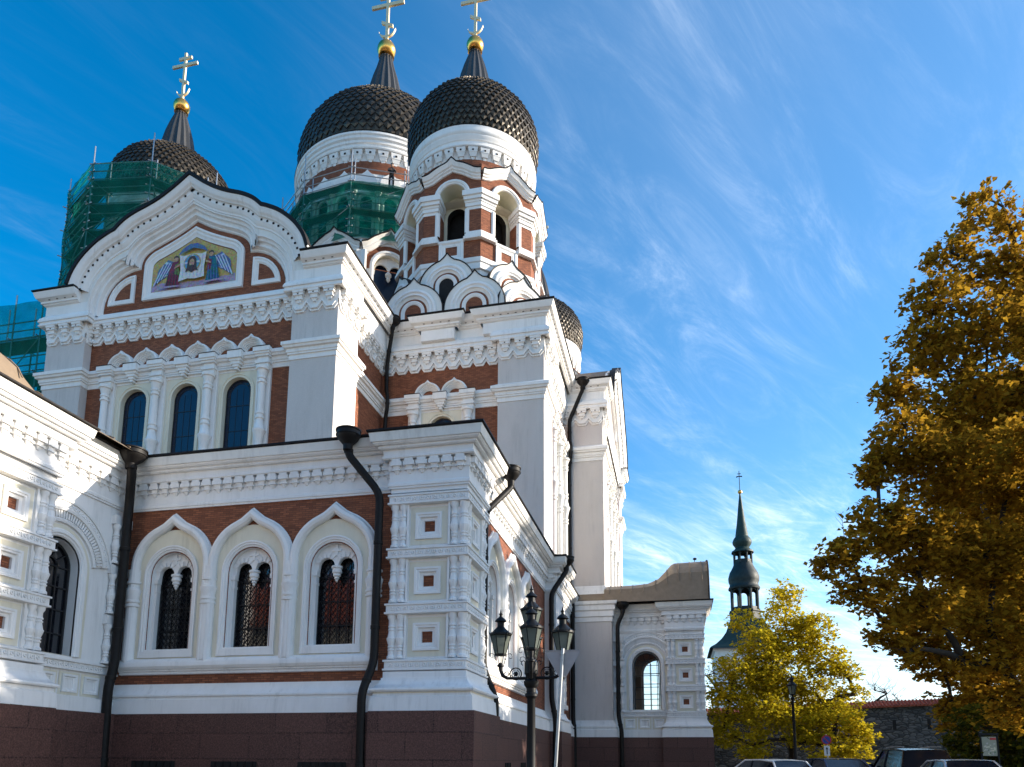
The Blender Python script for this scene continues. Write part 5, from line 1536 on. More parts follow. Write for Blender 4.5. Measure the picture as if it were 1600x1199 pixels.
for s, q in ((1, (.16, -.52, 1.10)), (-1, (-.12, -.50, 1.06))):
    for k in range(4):
        a = rotp((q[0]+(k-1.5)*.018, q[1], q[2])); b_ = rotp((q[0]+(k-1.5)*.02, q[1]-.045, q[2]-.01)); c = rotp((q[0]+(k-1.5)*.018, q[1]-.06, q[2]-.045))
        mb.tube([a, b_, c], [.010, .009, .007], 'skin', 6)
    a = rotp((q[0]-s*.035, q[1]+.02, q[2])); b_ = rotp((q[0]-s*.05, q[1]-.02, q[2]-.015)); mb.tube([a, b_], [.011, .008], 'skin', 6)
    c = rotp(q); mb.ball(c, .042, 'skin', 10, 8, (1, 1, .6))
mb.build('hand', wk, local=True)

# ================================================================== STREET FURNITURE
def lantern(mb_i, mb_g, c, s=1.0, legs=True):
    """hexagonal street lantern, c = middle of its bottom plate"""
    x, y, z = c; n = 6
    def hexa(r, zz, a0=.26): return [(x+r*s*cos(a0+2*pi*k/n), y+r*s*sin(a0+2*pi*k/n), z+zz*s) for k in range(n)]
    A, B_ = hexa(.115, .02), hexa(.215, .42)
    for k in range(n):
        mb_i.tube([A[k], B_[k]], .011*s, 'iron', 6)
        mb_g.quad(A[k], A[(k+1) % n], B_[(k+1) % n], B_[k], 'lantern_glass')
        # little crown leaves on the eave
        o = hexa(.262, .50)[k]; e = hexa(.225, .43)[k]; mb_i.tube([e, o], [.012*s, .004*s], 'iron', 5)
    mb_i.lathe(c, [(.0, -.02*s), (.125*s, -.02*s), (.13*s, .02*s), (.0, .03*s)], 6, 'iron', .26, 2*pi+.26)
    mb_i.lathe(c, [(.20*s, .40*s), (.235*s, .41*s), (.235*s, .45*s), (.19*s, .48*s), (.11*s, .56*s), (.075*s, .60*s), (.075*s, .69*s), (.085*s, .70*s), (.13*s, .715*s), (.10*s, .76*s), (.05*s, .80*s), (.03*s, .82*s), (.03*s, .86*s), (.045*s, .87*s), (.02*s, .90*s), (.006*s, .97*s), (.0, .98*s)], 12, 'iron')
    mb_i.ball((x, y, z+.21*s), .03*s, 'sign_white', 8, 6)
    if legs:
        for k in (0, 1, 3, 4):
            a = .26+2*pi*k/n
            p0 = (x+.13*s*cos(a), y+.13*s*sin(a), z-.01*s); p1 = (x+.075*s*cos(a), y+.075*s*sin(a), z-.20*s)
            mb_i.tube([p0, p1], .008*s, 'iron', 5)
            # scroll ears
            pts = [(x+(.13+.11*t)*s*cos(a), y+(.13+.11*t)*s*sin(a), z+(.03*sin(t*3))*s) for t in (0, .35, .7, 1)]
            ce = (x+.215*s*cos(a), y+.215*s*sin(a), z-.045*s)
            pts += [(ce[0]+.035*s*cos(t)*cos(a), ce[1]+.035*s*cos(t)*sin(a), ce[2]+.035*s*sin(t)) for t in (1.0, .2, -.8, -1.8, -2.8)]
            mb_i.tube(pts, .007*s, 'iron', 5)
def grand_lamp(org):
    root = thing('street_lamp', 'ornate black five-lantern street lamp in front of the gallery side wall', 'street lamp', org, 'black lantern street lamps')
    x, y, z0 = org
    mb = MB()
    prof = [(.26, 0), (.26, .12), (.22, .15), (.20, .5), (.22, .55), (.17, .62), (.13, .75), (.12, 1.0), (.095, 1.1), (.085, 2.75), (.10, 2.78), (.13, 2.81), (.13, 2.86), (.10, 2.89), (.10, 2.98), (.12, 3.0), (.15, 3.05), (.155, 3.12), (.11, 3.17), (.12, 3.25), (.14, 3.28), (.14, 3.52), (.11, 3.56), (.05, 3.60), (.045, 4.05), (.08, 4.08), (.06, 4.14), (.03, 4.16)]
    rows = []
    for r, z in prof:
        fl = .07 if 1.1 < z < 2.76 or .15 < z < .5 else 0
        rows.append([(x+r*(1-fl*(k % 2))*cos(2*pi*k/24), y+r*(1-fl*(k % 2))*sin(2*pi*k/24), z0+z) for k in range(24)])
    mb.grid(rows, 'iron', closed_u=True)
    mb.build('post', root, org)
    a0 = radians(-3)
    for k in range(4):
        a = a0+k*pi/2+radians(14)*(k % 2); c, s = cos(a), sin(a)
        P = lambda r, z: (x+r*c, y+r*s, z0+z)
        mb = MB()
        mb.tube([P(.08, 3.190), P(.35, 3.190), P(.52, 3.200), P(.62, 3.260), P(.66, 3.360), P(.67, 3.470)], [.035, .032, .034, .042, .04, .05], 'iron', 9)
        mb.lathe(P(.67, 3.450), [(.03, -.02), (.075, 0), (.075, .03), (.05, .05), (.04, .08)], 12, 'iron')
        # ring with rosette and scrolls
        for rr, th in ((.125, .014), (.085, .006)):
            mb.tube([P(.335+rr*cos(t*pi/10), 3.285+rr*sin(t*pi/10)) for t in range(21)], th, 'iron', 6, False)
        mb.ball(P(.335, 3.285), .04, 'iron', 10, 6)
        for t in range(6): mb.ball(P(.335+.042*cos(t*pi/3), 3.285+.042*sin(t*pi/3)), .018, 'iron', 6, 5)
        mb.tube([P(.60, 3.250)]+[P(.53+.05*cos(t), 3.290+.05*sin(t)) for t in (.2, 1.0, 1.9, 2.8, 3.890, 4.8)], .010, 'iron', 6)
        mb.tube([P(.10, 3.510)]+[P(.17+.05*cos(t), 3.510+.05*sin(t)) for t in (2.6, 1.6, .6, -.4, -1.4)], .010, 'iron', 6)
        mb.build('arm', root, org)
        mi, mg = MB(), MB(); lantern(mi, mg, P(.67, 3.70))
        lo = mi.build('lantern', root, org); mg.build('glass', lo, org)
    mi, mg = MB(), MB(); lantern(mi, mg, (x, y, z0+4.20), 1.0, False)
    lo = mi.build('lantern', root, org); mg.build('glass', lo, org)
grand_lamp((-2.93, 15.0, 0))

org = (-2.32, 13.8, 0)
root = thing('road_sign', 'back of a grey triangular give-way sign on a leaning metal pole beside the lamp', 'road sign', org)
tilt = Vector((.065, 0, 1)).normalized()
mb = MB(); top = Vector(org)+tilt*3.62; mb.tube([org, top], .032, 'steel', 12); mb.build('pole', root, org)
F = Frame((org[0]+.222, org[1]+.06), (1, 0), (0, -1))
def rtri(w, zt, rr):
    pts = []
    C = [(-w/2, zt), (w/2, zt), (0, zt-w*.866)]
    for i, (cx, cz) in enumerate(C):
        ca_ = [(150, 90), (90, -30), (-30, -150)][i] if False else None
    cen = (0, zt-w*.2887)
    for i, (cx, cz) in enumerate(C):
        d = Vector((cen[0]-cx, cen[1]-cz)).normalized(); c = Vector((cx, cz))+d*rr*2
        base = atan2(-d.y, -d.x)
        for t in (-60, -30, 0, 30, 60): pts.append((c.x+rr*cos(base-radians(t)), c.y+rr*sin(base-radians(t))))
    return pts
mb = MB(); o = rtri(.72, 3.585, .035); mb.prism(F, o, 0, -.004, 'sign_back'); mb.face(F, o, [(0, .002), (.004, .012), (-.012, .012), (-.014, .002)], 'sign_back', closed=True)
mb.fill(F, o, [], -.006, 'sign_red'); mb.fill(F, rtri(.50, 3.515, .02), [], -.008, 'sign_white')
mb.box(F, -.05, .05, .0, .05, 3.52, 3.55, 'steel'); mb.box(F, -.05, .05, 0, .05, 3.06, 3.09, 'steel')
mb.build('sign_plate', root, org)

# far single lamp, parking sign, notice board
org = (5.22, 36, .25)
root = thing('street_lamp', 'slim black single-lantern street lamp in front of the yellow tree', 'street lamp', org, 'black lantern street lamps')
mb = MB(); x, y, z = org
mb.lathe(org, [(.17, 0), (.17, .3), (.12, .5), (.085, .7), (.085, 1.6), (.07, 1.7), (.06, 4.1), (.09, 4.15), (.05, 4.2), (.03, 4.3)], 14, 'iron'); mb.build('post', root, org)
mi, mg = MB(), MB(); lantern(mi, mg, (x, y, z+4.32), 1.0, False); lo = mi.build('lantern', root, org); mg.build('glass', lo, org)

org = (6.62, 36, .25)
root = thing('road_sign', 'round blue and red no-parking sign above a small white plate behind the parked cars', 'road sign', org)
mb = MB(); mb.tube([org, (org[0]-.06, org[1], 2.75)], .03, 'steel', 10); mb.build('pole', root, org)
mb = MB(); F = Frame((6.56, 35.95), (1, 0), (0, -1))
def circ(r, z): return [(r*cos(2*pi*k/28), z+r*sin(2*pi*k/28)) for k in range(28)]
mb.prism(F, circ(.22, 2.50), 0, .01, 'sign_red'); mb.fill(F, circ(.17, 2.50), [], .013, 'sign_blue')
mb.prism(F, [(-.17, 2.64), (-.14, 2.67), (.17, 2.36), (.14, 2.33)], .011, .016, 'sign_red'); mb.build('sign_disc', root, org)
mb = MB(); mb.prism(F, rect(-.12, .12, 1.80, 2.24), 0, .01, 'sign_white'); mb.prism(F, [(-.02, 1.86), (-.02, 2.08), (-.06, 2.08), (0, 2.19), (.06, 2.08), (.02, 2.08), (.02, 1.86)], .011, .014, 'cloth_dark'); mb.build('info_plate', root, org)

org = (13.15, 36, .2)
root = thing('notice_board', 'pale notice board with a printed map among the dark shrubs', 'notice board', org)
mb = MB(); mb.wbox(12.80, 12.87, 35.97, 36.05, .2, 2.78, 'iron'); mb.wbox(13.45, 13.52, 35.97, 36.05, .2, 2.78, 'iron'); mb.wbox(12.78, 13.54, 35.95, 36.07, 2.70, 2.80, 'iron'); mb.build('frame', root, org)
mb = MB(); mb.wbox(12.88, 13.44, 35.98, 36.0, 1.82, 2.64, 'board')
F = front(35.98)
for i in range(26):
    u = rnd.uniform(12.93, 13.34); z = rnd.uniform(1.88, 2.34); mb.prism(F, [(u, z), (u+rnd.uniform(.03, .09), z+rnd.uniform(-.02, .03)), (u+rnd.uniform(.03, .08), z+rnd.uniform(.04, .09)), (u-.01, z+.05)], .0, .003+.0004*i, rnd.choice(['board_print', 'stucco', 'cream']))
mb.prism(F, rect(13.2, 13.43, 2.50, 2.60), 0, .004, 'sign_red')
mb.build('map_panel', root, org)

# ================================================================== CARS
def car(kind, label, org, rot, paint):
    root = thing('parked_car', label, 'car', org, 'cars parked in a row', rot)
    L, W, H, zb, wb = {'hatch': (4.2, 1.76, 1.47, .93, 2.55), 'sedan': (4.6, 1.80, 1.44, .95, 2.7), 'suv': (4.65, 1.86, 1.78, 1.08, 2.72)}[kind]
    # x to the front
    if kind == 'sedan': cab = [(-1.95, zb), (-1.25, H-.03), (-.55, H), (.25, H-.02), (1.15, zb)]
    elif kind == 'hatch': cab = [(-2.0, zb+.02), (-1.55, H-.06), (-.8, H), (.2, H-.01), (1.20, zb)]
    else: cab = [(-2.22, zb+.02), (-1.98, H-.07), (-1.0, H), (.3, H-.02), (1.15, zb)]
    f, r = L/2, -L/2
    side = [(r+.05, .32), (r, .55), (r+.02, zb-.12), (r+.14, zb)]+[(cab[0][0], zb)]+[(cab[-1][0], zb)]+[(f-.7, zb-.09), (f-.18, zb-.22), (f, zb-.42), (f-.02, .35), (f-.15, .24), (r+.2, .24)]
    mb = MB()
    sec = [(-.5, .80), (-.487, .93), (-.46, 1.0), (-.2, 1.0), (.2, 1.0), (.46, 1.0), (.487, .93), (.5, .80)]
    zc = .55
    rows = []
    for yy, k in sec:
        rows.append([(x*(1-.012*(k < .9)), yy*W, zc+(z-zc)*(k if z > zc else 1)) for x, z in side])
    mb.grid(rows, paint, closed_u=True); mb.add(rows[0], [tuple(range(len(side)))], paint); mb.add(rows[-1], [tuple(range(len(side)))], paint)
    mb.box(Frame((0, 0), (1, 0), (0, 1)), r-.02, f+.02, -W*.44, W*.44, .28, .42, 'rubber')
    # greenhouse: pillars and roof
    n = len(cab)
    def hw(z): return W*(.47-.10*(z-zb)/(H-zb))
    roof = []
    for yk in (-1, -.8, 0, .8, 1):
        roof.append([(x, yk*hw(z), z+(.025 if yk == 0 else (.012 if abs(yk) < 1 else -.02))) for x, z in cab[1:-1]])
    mb.grid(roof, paint)
    for s in (-1, 1):
        for (x0, z0), (x1, z1) in ((cab[0], cab[1]), (cab[-1], cab[-2])):
            mb.tube([(x0, s*hw(z0), z0), (x1, s*hw(z1), z1-.01)], .035, paint, 6)
        mb.tube([(x, s*hw(z), z-.015) for x, z in cab[1:-1]], .032, paint, 6)
        for x in (-.2,): mb.tube([(x, s*hw(zb), zb), (x-.08, s*hw(H), H-.02)], .03, 'rubber', 6)
        if kind == 'suv': mb.tube([(cab[1][0]+.2, s*hw(H)*.9, H+.05), (-.6, s*hw(H)*.9, H+.075), (.2, s*hw(H)*.9, H+.05)], .018, 'steel', 6)
    mb.build('body', root, local=True, smooth=40)
    for nm, pts in (('rear_window', [(cab[0], -1), (cab[0], 1), (cab[1], 1), (cab[1], -1)]), ('windscreen', [(cab[-1], -1), (cab[-1], 1), (cab[-2], 1), (cab[-2], -1)])):
        mb = MB(); mb.add([(x, s*(hw(z)-.03), z) for (x, z), s in pts], [(0, 1, 2, 3)], 'car_glass'); mb.build(nm, root, local=True)
    for s in (-1, 1):
        mb = MB(); mb.add([(x, s*(hw(z)-.012), z) for x, z in cab], [tuple(range(n))], 'car_glass'); mb.build('side_window', root, local=True)
        mb = MB(); mb.ball((.95, s*(W/2+.08), zb+.08), .1, paint, 10, 8, (.6, 1, .7)); mb.build('mirror', root, local=True)
        mb = MB(); mb.box(Frame((0, 0), (1, 0), (0, 1)), r-.015, r+.12, s*W*.47-.02, s*W*.36, zb-.22, zb-.05, 'lamp_red'); mb.build('tail_light', root, local=True)
        mb = MB(); mb.ball((f-.12, s*W*.38, .68), .12, 'sign_white', 10, 8, (.7, 1.2, .6)); mb.build('headlight', root, local=True)
        for x in (-wb/2, wb/2):
            mb = MB(); rows = []
            for rr, yy in ((.20, -.09), (.30, -.10), (.32, -.07), (.32, .07), (.30, .10), (.20, .09)):
                rows.append([(x+rr*cos(2*pi*k/24), s*(W/2-.10)+yy, .32+rr*sin(2*pi*k/24)) for k in range(24)])
            mb.grid(rows, 'rubber', closed_u=True); w = mb.build('wheel', root, local=True)
            mb = MB(); yy = s*(W/2-.10)+s*.075
            mb.add([(x+.2*cos(2*pi*k/20), yy, .32+.2*sin(2*pi*k/20)) for k in range(20)], [tuple(range(20))], 'steel'); mb.build('rim', w, local=True)
car('hatch', 'white hatchback parked below the yellow tree, nearest the cathedral', (3.15, 29.6, .12), radians(118), 'paint_white')
car('sedan', 'dark blue car with a wide rear window under the no-parking sign', (5.45, 29.9, .20), radians(104), 'paint_blue')
car('suv', 'black estate car with roof rails parked behind the silver car', (8.55, 31.4, .24), radians(93), 'paint_black')
car('sedan', 'silver saloon car parked in front of the black estate car', (8.55, 26.3, .16), radians(91), 'paint_silver')
car('sedan', 'blue car mostly hidden between the lamp post and the dark blue car', (4.15, 33.8, .10), radians(100), 'paint_blue')

# ================================================================== TOWN WALL, CHURCH, HOUSE
mb = MB()
org = (14, 61, 0)
mb.add([(-4, 60, 0), (34, 60, 0), (34, 60, 6.35), (-4, 60, 5.0), (-4, 61.2, 0), (34, 61.2, 0), (34, 61.2, 6.35), (-4, 61.2, 5.0)], [(0, 1, 2, 3), (5, 4, 7, 6), (4, 0, 3, 7), (1, 5, 6, 2)], 'rubble')
tw = mb.build('town_wall', None, org); tag(tw, 'long grey limestone town wall with a red tiled coping behind the parked cars', 'wall')
mb = MB()
mb.add([(-4, 59.75, 4.95), (34, 59.75, 6.3), (34, 60.6, 6.75), (-4, 60.6, 5.4), (-4, 61.45, 4.95), (34, 61.45, 6.3), (-4, 59.75, 4.88), (34, 59.75, 6.23)], [(0, 1, 2, 3), (3, 2, 5, 4), (6, 7, 1, 0)], 'tiles')
for i in range(150):
    x = -4+38*i/150; z = 4.97+1.35*i/150
    mb.tube([(x, 59.72, z), (x, 60.58, z+.45)], .07, 'tiles', 5)
mb.build('coping', tw, org)
for u, z, m_ in ((15.75, 4.3, 'dark_room'), (18.1, 4.35, 'dark_room'), (10.5, 4.1, 'dark_room')):
    mb = MB(); mb.fill(front(60), rect(u-.12, u+.12, z-.4, z+.35), [], .01, m_); mb.build('slit', tw, org)

org = (16.6, 181, 0)
ch = thing('church_tower', 'slender green copper baroque spire with a golden ball, rising behind the yellow tree', 'church', org)
mb = MB(); mb.wbox(9, 24.2, 174, 188, 0, 27.5, 'white'); mb.wbox(8.6, 24.6, 173.6, 188.4, 26.6, 27.4, 'white'); mb.build('tower_wall', ch, org)
F = front(174)
for u in (12.5, 16.6, 20.7):
    mb = MB(); mb.fill(F, arch(u, 21, .9, 17.5), [], .03, 'dark_room'); mb.build('window', ch, org)
O8 = pi/8
mb = MB()
def sq(r, z): return [(16.6-r, 181-r, z), (16.6+r, 181-r, z), (16.6+r, 181+r, z), (16.6-r, 181+r, z)]
mb.grid([sq(r, z) for r, z in ((8.9, 27.0), (8.6, 27.4), (7.4, 28.2), (6.0, 29.6), (4.9, 31.2), (4.2, 33.0), (3.7, 34.5))], 'copper', closed_u=True)
mb.lathe((16.6, 181, 0), [(3.6, 34.2), (3.7, 36.4), (3.9, 36.6), (3.9, 36.9), (3.0, 37.0)], 8, 'copper_dark', O8, 2*pi+O8)
mb.build('roof', ch, org)
def gallery(z0, z1, r, pr):
    mb = MB()
    for k in range(8):
        a = O8+2*pi*k/8
        mb.tube([(16.6+r*cos(a), 181+r*sin(a), z0), (16.6+r*cos(a), 181+r*sin(a), z1)], pr, 'copper_dark', 6)
        a2 = 2*pi*k/8; Nn = (cos(a2), sin(a2)); ap = r*cos(O8); F = Frame((16.6+Nn[0]*ap, 181+Nn[1]*ap), (-Nn[1], Nn[0]), Nn); h = r*sin(O8)
        q = h*.72; zc = z1-q-.35
        mb.fill(F, [(-h, zc), (-h, z1), (h, z1), (h, zc), (q, zc)]+arc(0, zc, q, 0, 180, 8)[1:], [], 0, 'copper_dark')
        mb.box(F, -h, h, -.1, .1, z0, z0+.9, 'copper_dark')
    return mb
gallery(36.9, 42.4, 3.1, .32).build('arcade', ch, org)
mb = MB(); rows = []
def ribbed(prof, m='copper_dark'):
    mb = MB()
    rows = [[(16.6+r*(1+.035*(k % 2))*cos(2*pi*k/32), 181+r*(1+.035*(k % 2))*sin(2*pi*k/32), z) for k in range(32)] for r, z in prof]
    mb.grid(rows, m, closed_u=True); return mb
ribbed([(3.5, 42.2), (3.6, 42.6), (3.3, 43.0), (3.2, 43.6), (3.45, 44.3), (3.5, 45.2), (3.2, 46.3), (2.6, 47.4), (2.25, 48.2), (2.1, 48.8)]).build('lower_bulb', ch, org)
gallery(48.6, 51.6, 2.1, .24).build('arcade', ch, org)
ribbed([(2.55, 51.3), (2.5, 51.7), (1.9, 52.1), (1.55, 52.6), (1.75, 53.0), (2.15, 53.6), (2.2, 54.2), (1.9, 54.9), (1.5, 55.4), (1.45, 55.9), (1.0, 59), (.45, 64), (.15, 66.4)], 'copper').build('spire', ch, org)
mb = MB(); mb.ball((16.6, 181, 66.8), .52, 'gold', 16, 10); mb.build('orb', ch, org)
mb = MB(); mb.tube([(16.6, 181, 67), (16.6, 181, 72.2)], .09, 'iron', 6); F = front(181)
mb.prism(F, [(15.9, 70.5), (16.5, 70.75), (17.3, 70.6), (17.3, 70.9), (16.5, 70.95), (15.9, 70.85)], -.05, .05, 'iron'); mb.prism(F, rect(16.2, 17.0, 71.4, 71.55), -.05, .05, 'iron'); mb.build('weather_vane', ch, org)

# old house across the square, seen mirrored in the gallery windows
org = (-30, -18, 0)
hs_ = thing('town_house', 'old limestone house with a red tiled roof, mirrored in the gallery windows', 'house', org)
mb = MB(); mb.wbox(-39, -20, -26, -14, 0, 12.6, 'limewall'); mb.build('wall', hs_, org)
mb = MB(); mb.add([(-39.6, -13.4, 12.4), (-19.4, -13.4, 12.4), (-19.4, -20, 18.2), (-39.6, -20, 18.2), (-39.6, -26.6, 12.4), (-19.4, -26.6, 12.4)], [(0, 1, 2, 3), (3, 2, 5, 4), (0, 3, 4), (1, 5, 2)], 'tiles')
for i in range(60):
    x = -39.5+20*i/60; mb.tube([(x, -13.38, 12.42), (x, -19.95, 18.22)], .08, 'tiles', 4)
mb.build('roof', hs_, org)
F = Frame((0, -14), (1, 0), (0, 1))
for i in range(5):
    for z in (3, 8.2):
        u = -37+i*3.7; mb = MB(); mb.fill(F, rect(u, u+1.3, z, z+2.2), [], .03, 'glass_dark'); mb.face(F, rect(u, u+1.3, z, z+2.2), [(.12, 0), (.12, .08), (0, .08), (0, 0)], 'white', closed=True); mb.build('window', hs_, org)

# unseen houses added behind the viewer to shade the sky off the low walls
def shade_house(x0, x1, y0, y1, h, m, label):
    o_ = ((x0+x1)/2, (y0+y1)/2, 0); r_ = thing('town_house', label, 'house', o_)
    mb = MB(); mb.wbox(x0, x1, y0, y1, 0, h, m); mb.build('wall', r_, o_)
    mb = MB(); yc = (y0+y1)/2; rh = h+(y1-y0)*.38
    mb.add([(x0-.4, y1+.5, h-.1), (x1+.4, y1+.5, h-.1), (x1+.4, yc, rh), (x0-.4, yc, rh), (x0-.4, y0-.5, h-.1), (x1+.4, y0-.5, h-.1)], [(0, 1, 2, 3), (3, 2, 5, 4), (0, 3, 4), (1, 5, 2)], 'tiles'); mb.build('roof', r_, o_)
    F = Frame((0, y1), (1, 0), (0, 1)); n_ = int((x1-x0)/3.4)
    for i in range(n_):
        for z in (2.2, 6.6, 11.0):
            if z+2.6 > h: continue
            u = x0+(x1-x0)*(i+.5)/n_; mb = MB(); mb.fill(F, rect(u-.6, u+.6, z, z+2), [], .03, 'glass_dark'); mb.face(F, rect(u-.6, u+.6, z, z+2), [(.12, 0), (.12, .08), (0, .08), (0, 0)], 'white', closed=True); mb.build('window', r_, o_)
shade_house(-64, -40.5, -26, -13, 14.5, 'soffit', 'unseen long ochre plastered house added for shade behind the viewer, left of the limestone house')
shade_house(-18.5, 4, -30, -16, 15.5, 'stucco', 'unseen tall grey plastered house added for shade behind the viewer, right of the limestone house')

# ================================================================== TREES
def leaf_cloud(mb, blobs, dens, size, m, shell=.55, flat=.7, seed=1):
    r_ = random.Random(seed); i_m = mb.mi(m)
    for (x, y, z, rad, k) in blobs:
        n = int(dens*k*rad**2)
        # twigs: leaves gather round sub-clusters, so that gaps open between them
        nc = max(5, int(n/16)); cs = []
        for _ in range(nc):
            while True:
                v = Vector((r_.uniform(-1, 1), r_.uniform(-1, 1), r_.uniform(-1, 1)))
                if shell*.4 < v.length < 1: break
            cs.append(Vector((x, y, z))+Vector((v.x, v.y*1.1, v.z*.8))*rad)
        for _ in range(n):
            c = r_.choice(cs); g = .17*rad**.5
            p = c+Vector((r_.gauss(0, g), r_.gauss(0, g), r_.gauss(0, g*.55)))
            nrm = Vector((r_.gauss(0, .6), r_.gauss(0, .6), 1.0)).normalized()
            a = nrm.orthogonal().normalized(); a.rotate(Matrix.Rotation(r_.uniform(0, 6.28), 3, nrm)); b_ = nrm.cross(a)
            s = size*r_.choice((.55, .8, 1, 1.15, 1.4))*r_.uniform(.85, 1.15); dr = Vector((0, 0, -.25*s))
            base = len(mb.v)
            for u, v in ((0, -.55), (.55, -.15), (.32, .12), (0, .62), (-.32, .12), (-.55, -.15)):
                q = p+a*(u*s)+b_*(v*s)+dr*(abs(u)*1.2)
                mb.v.append((q.x, q.y, q.z))
            mb.f.append([base+i for i in range(6)]); mb.m.append(i_m)
def tree_skeleton(mb, base, fork, nodes, r0, m='bark', seed=3, wig=.12):
    r_ = random.Random(seed)
    N_ = [Vector(base), Vector(base).lerp(Vector(fork), .5), Vector(fork)]; par = [-1, 0, 1]
    for p in sorted([Vector(q) for q in nodes], key=lambda q: (q-N_[2]).length):
        best, bd = 2, 1e9
        for i in range(2, len(N_)):
            d = (N_[i]-p).length
            back = (p-N_[2]).length-(N_[i]-N_[2]).length
            pen = d+(2.5 if N_[i].z > p.z+.6 else 0)+(3 if back < 0 else 0)
            if pen < bd: best, bd = i, pen
        q = N_[best]; L = (p-q).length
        if L > 2.2:
            mid = q.lerp(p, .5)+Vector((r_.gauss(0, wig*L*.5), r_.gauss(0, wig*L*.5), wig*L*.6)); N_.append(mid); par.append(best); best = len(N_)-1
        N_.append(p); par.append(best)
    w = [1.0]*len(N_)
    for i in range(len(N_)-1, 0, -1): w[par[i]] += w[i]
    for i in range(1, len(N_)):
        ra = r0*(w[par[i]]/w[0])**.58; rb = r0*(w[i]/w[0])**.58*.9
        ra = max(ra, .012); rb = max(rb, .009)
        if par[i] > 2: ra = min(ra, rb*2.2)
        a, b_ = N_[par[i]], N_[i]; mid = a.lerp(b_, .5)+Vector((r_.gauss(0, .04), r_.gauss(0, .04), .06))*(b_-a).length
        mb.tube([a, mid, b_], [ra, (ra+rb)/2, rb], m, 8 if ra > .06 else 5)
    return N_
def twigs(mb, nodes, n, ln, seed, up=.7, m='bark', r=.014):
    r_ = random.Random(seed)
    for p in nodes:
        for _ in range(n):
            d = Vector((r_.gauss(0, 1), r_.gauss(0, 1), abs(r_.gauss(up, .5)))).normalized(); L = ln*r_.uniform(.5, 1.2)
            q = Vector(p)+d*L*.5+Vector((r_.gauss(0, .08), r_.gauss(0, .08), 0))*L; e = Vector(p)+d*L
            mb.tube([p, q, e], [r, r*.7, r*.35], m, 4)
            for _ in range(2):
                d2 = (d+Vector((r_.gauss(0, .6), r_.gauss(0, .6), r_.gauss(.2, .4)))).normalized(); s = q.lerp(e, r_.random()); mb.tube([s, s+d2*L*.4], [r*.5, r*.2], m, 3)
def make_tree(name, label, base, fork, blobs, r0, leaf, dens, size, seed, group, tw=2, tl=.9, bare=()):
    root = thing(name, label, 'tree', base, group)
    mb = MB(); nodes = [b_[:3] for b_ in blobs]
    tree_skeleton(mb, base, fork, nodes+list(bare), r0, seed=seed)
    twigs(mb, nodes, tw, tl, seed+5)
    if bare: twigs(mb, bare, 7, 1.3, seed+9, 1.0, r=.012)
    mb.build('trunk', root, base, smooth=60)
    if dens:
        mb = MB(); leaf_cloud(mb, blobs, dens, size, leaf, seed=seed)
        mb.build('crown', root, base, smooth=0)
    return root
MAPLE = [(11.0, 24.5, 18.7, .6, .5), (11.25, 24.6, 17.4, .8, .6), (11.3, 24.8, 16.2, .9, .8), (11.3, 25, 18.0, .6, .22), (10.9, 24.6, 19.5, .5, .2), (11.7, 25, 16.9, .8, .35), (11.9, 25.2, 15.4, .9, .6), (12.4, 25.5, 14.0, 1.1, .9), (10.2, 24.2, 19.6, .55, .35), (9.74, 24.0, 18.83, 0.7, 0.45), (9.04, 24.0, 17.69, 0.82, 0.6), (10.88, 25.0, 19.19, 0.55, 0.25), (10.44, 25.0, 17.39, 0.95, 0.6), (8.27, 23.5, 15.78, 0.88, 0.9), (9.97, 24.5, 15.09, 1.27, 0.9), (8.1, 24.0, 14.47, 1.05, 1), (6.81, 23.0, 12.58, 0.7, 1), (9.23, 25.0, 13.01, 1.49, 1.1), (11.24, 26.0, 13.53, 1.1, 0.9), (6.93, 23.0, 11.02, 1.08, 1.1), (6.11, 23.0, 10.18, 0.63, 1), (8.32, 24.0, 10.3, 1.38, 1.2), (10.38, 25.0, 10.31, 1.33, 1.1), (6.01, 22.8, 8.52, 0.91, 1.1), (4.91, 22.3, 7.53, 0.7, 1), (4.31, 22.0, 7.02, 0.4, 1), (7.44, 24.0, 8.11, 1.37, 1.3), (9.54, 25.0, 7.87, 1.44, 1.2), (5.52, 23.0, 6.47, 0.87, 1.1), (7.3, 24.0, 6.22, 1.0, 1.1), (9.44, 25.0, 5.74, 1.1, 1.0), (6.26, 23.5, 5.28, 0.64, 1), (6.64, 23.5, 4.74, 0.41, 1), (10.15, 26.0, 4.46, 1.13, 1), (8.64, 25.0, 4.57, 0.51, 1), (10.58, 26.0, 3.24, 0.92, 1), (12.84, 26.0, 15.63, 1.49, 1), (12.74, 26.0, 12.7, 1.88, 1), (12.6, 26.0, 9.45, 2.04, 1), (12.11, 26.0, 6.34, 1.81, 1), (9.92, 22.0, 10.12, 1.24, 1), (14.94, 29.0, 15.16, 2.1, 1), (14.26, 29.0, 8.48, 2.25, 1), (11.85, 28.0, 8.34, 1.77, 1), (11.51, 28.0, 13.54, 1.6, 0.9)]
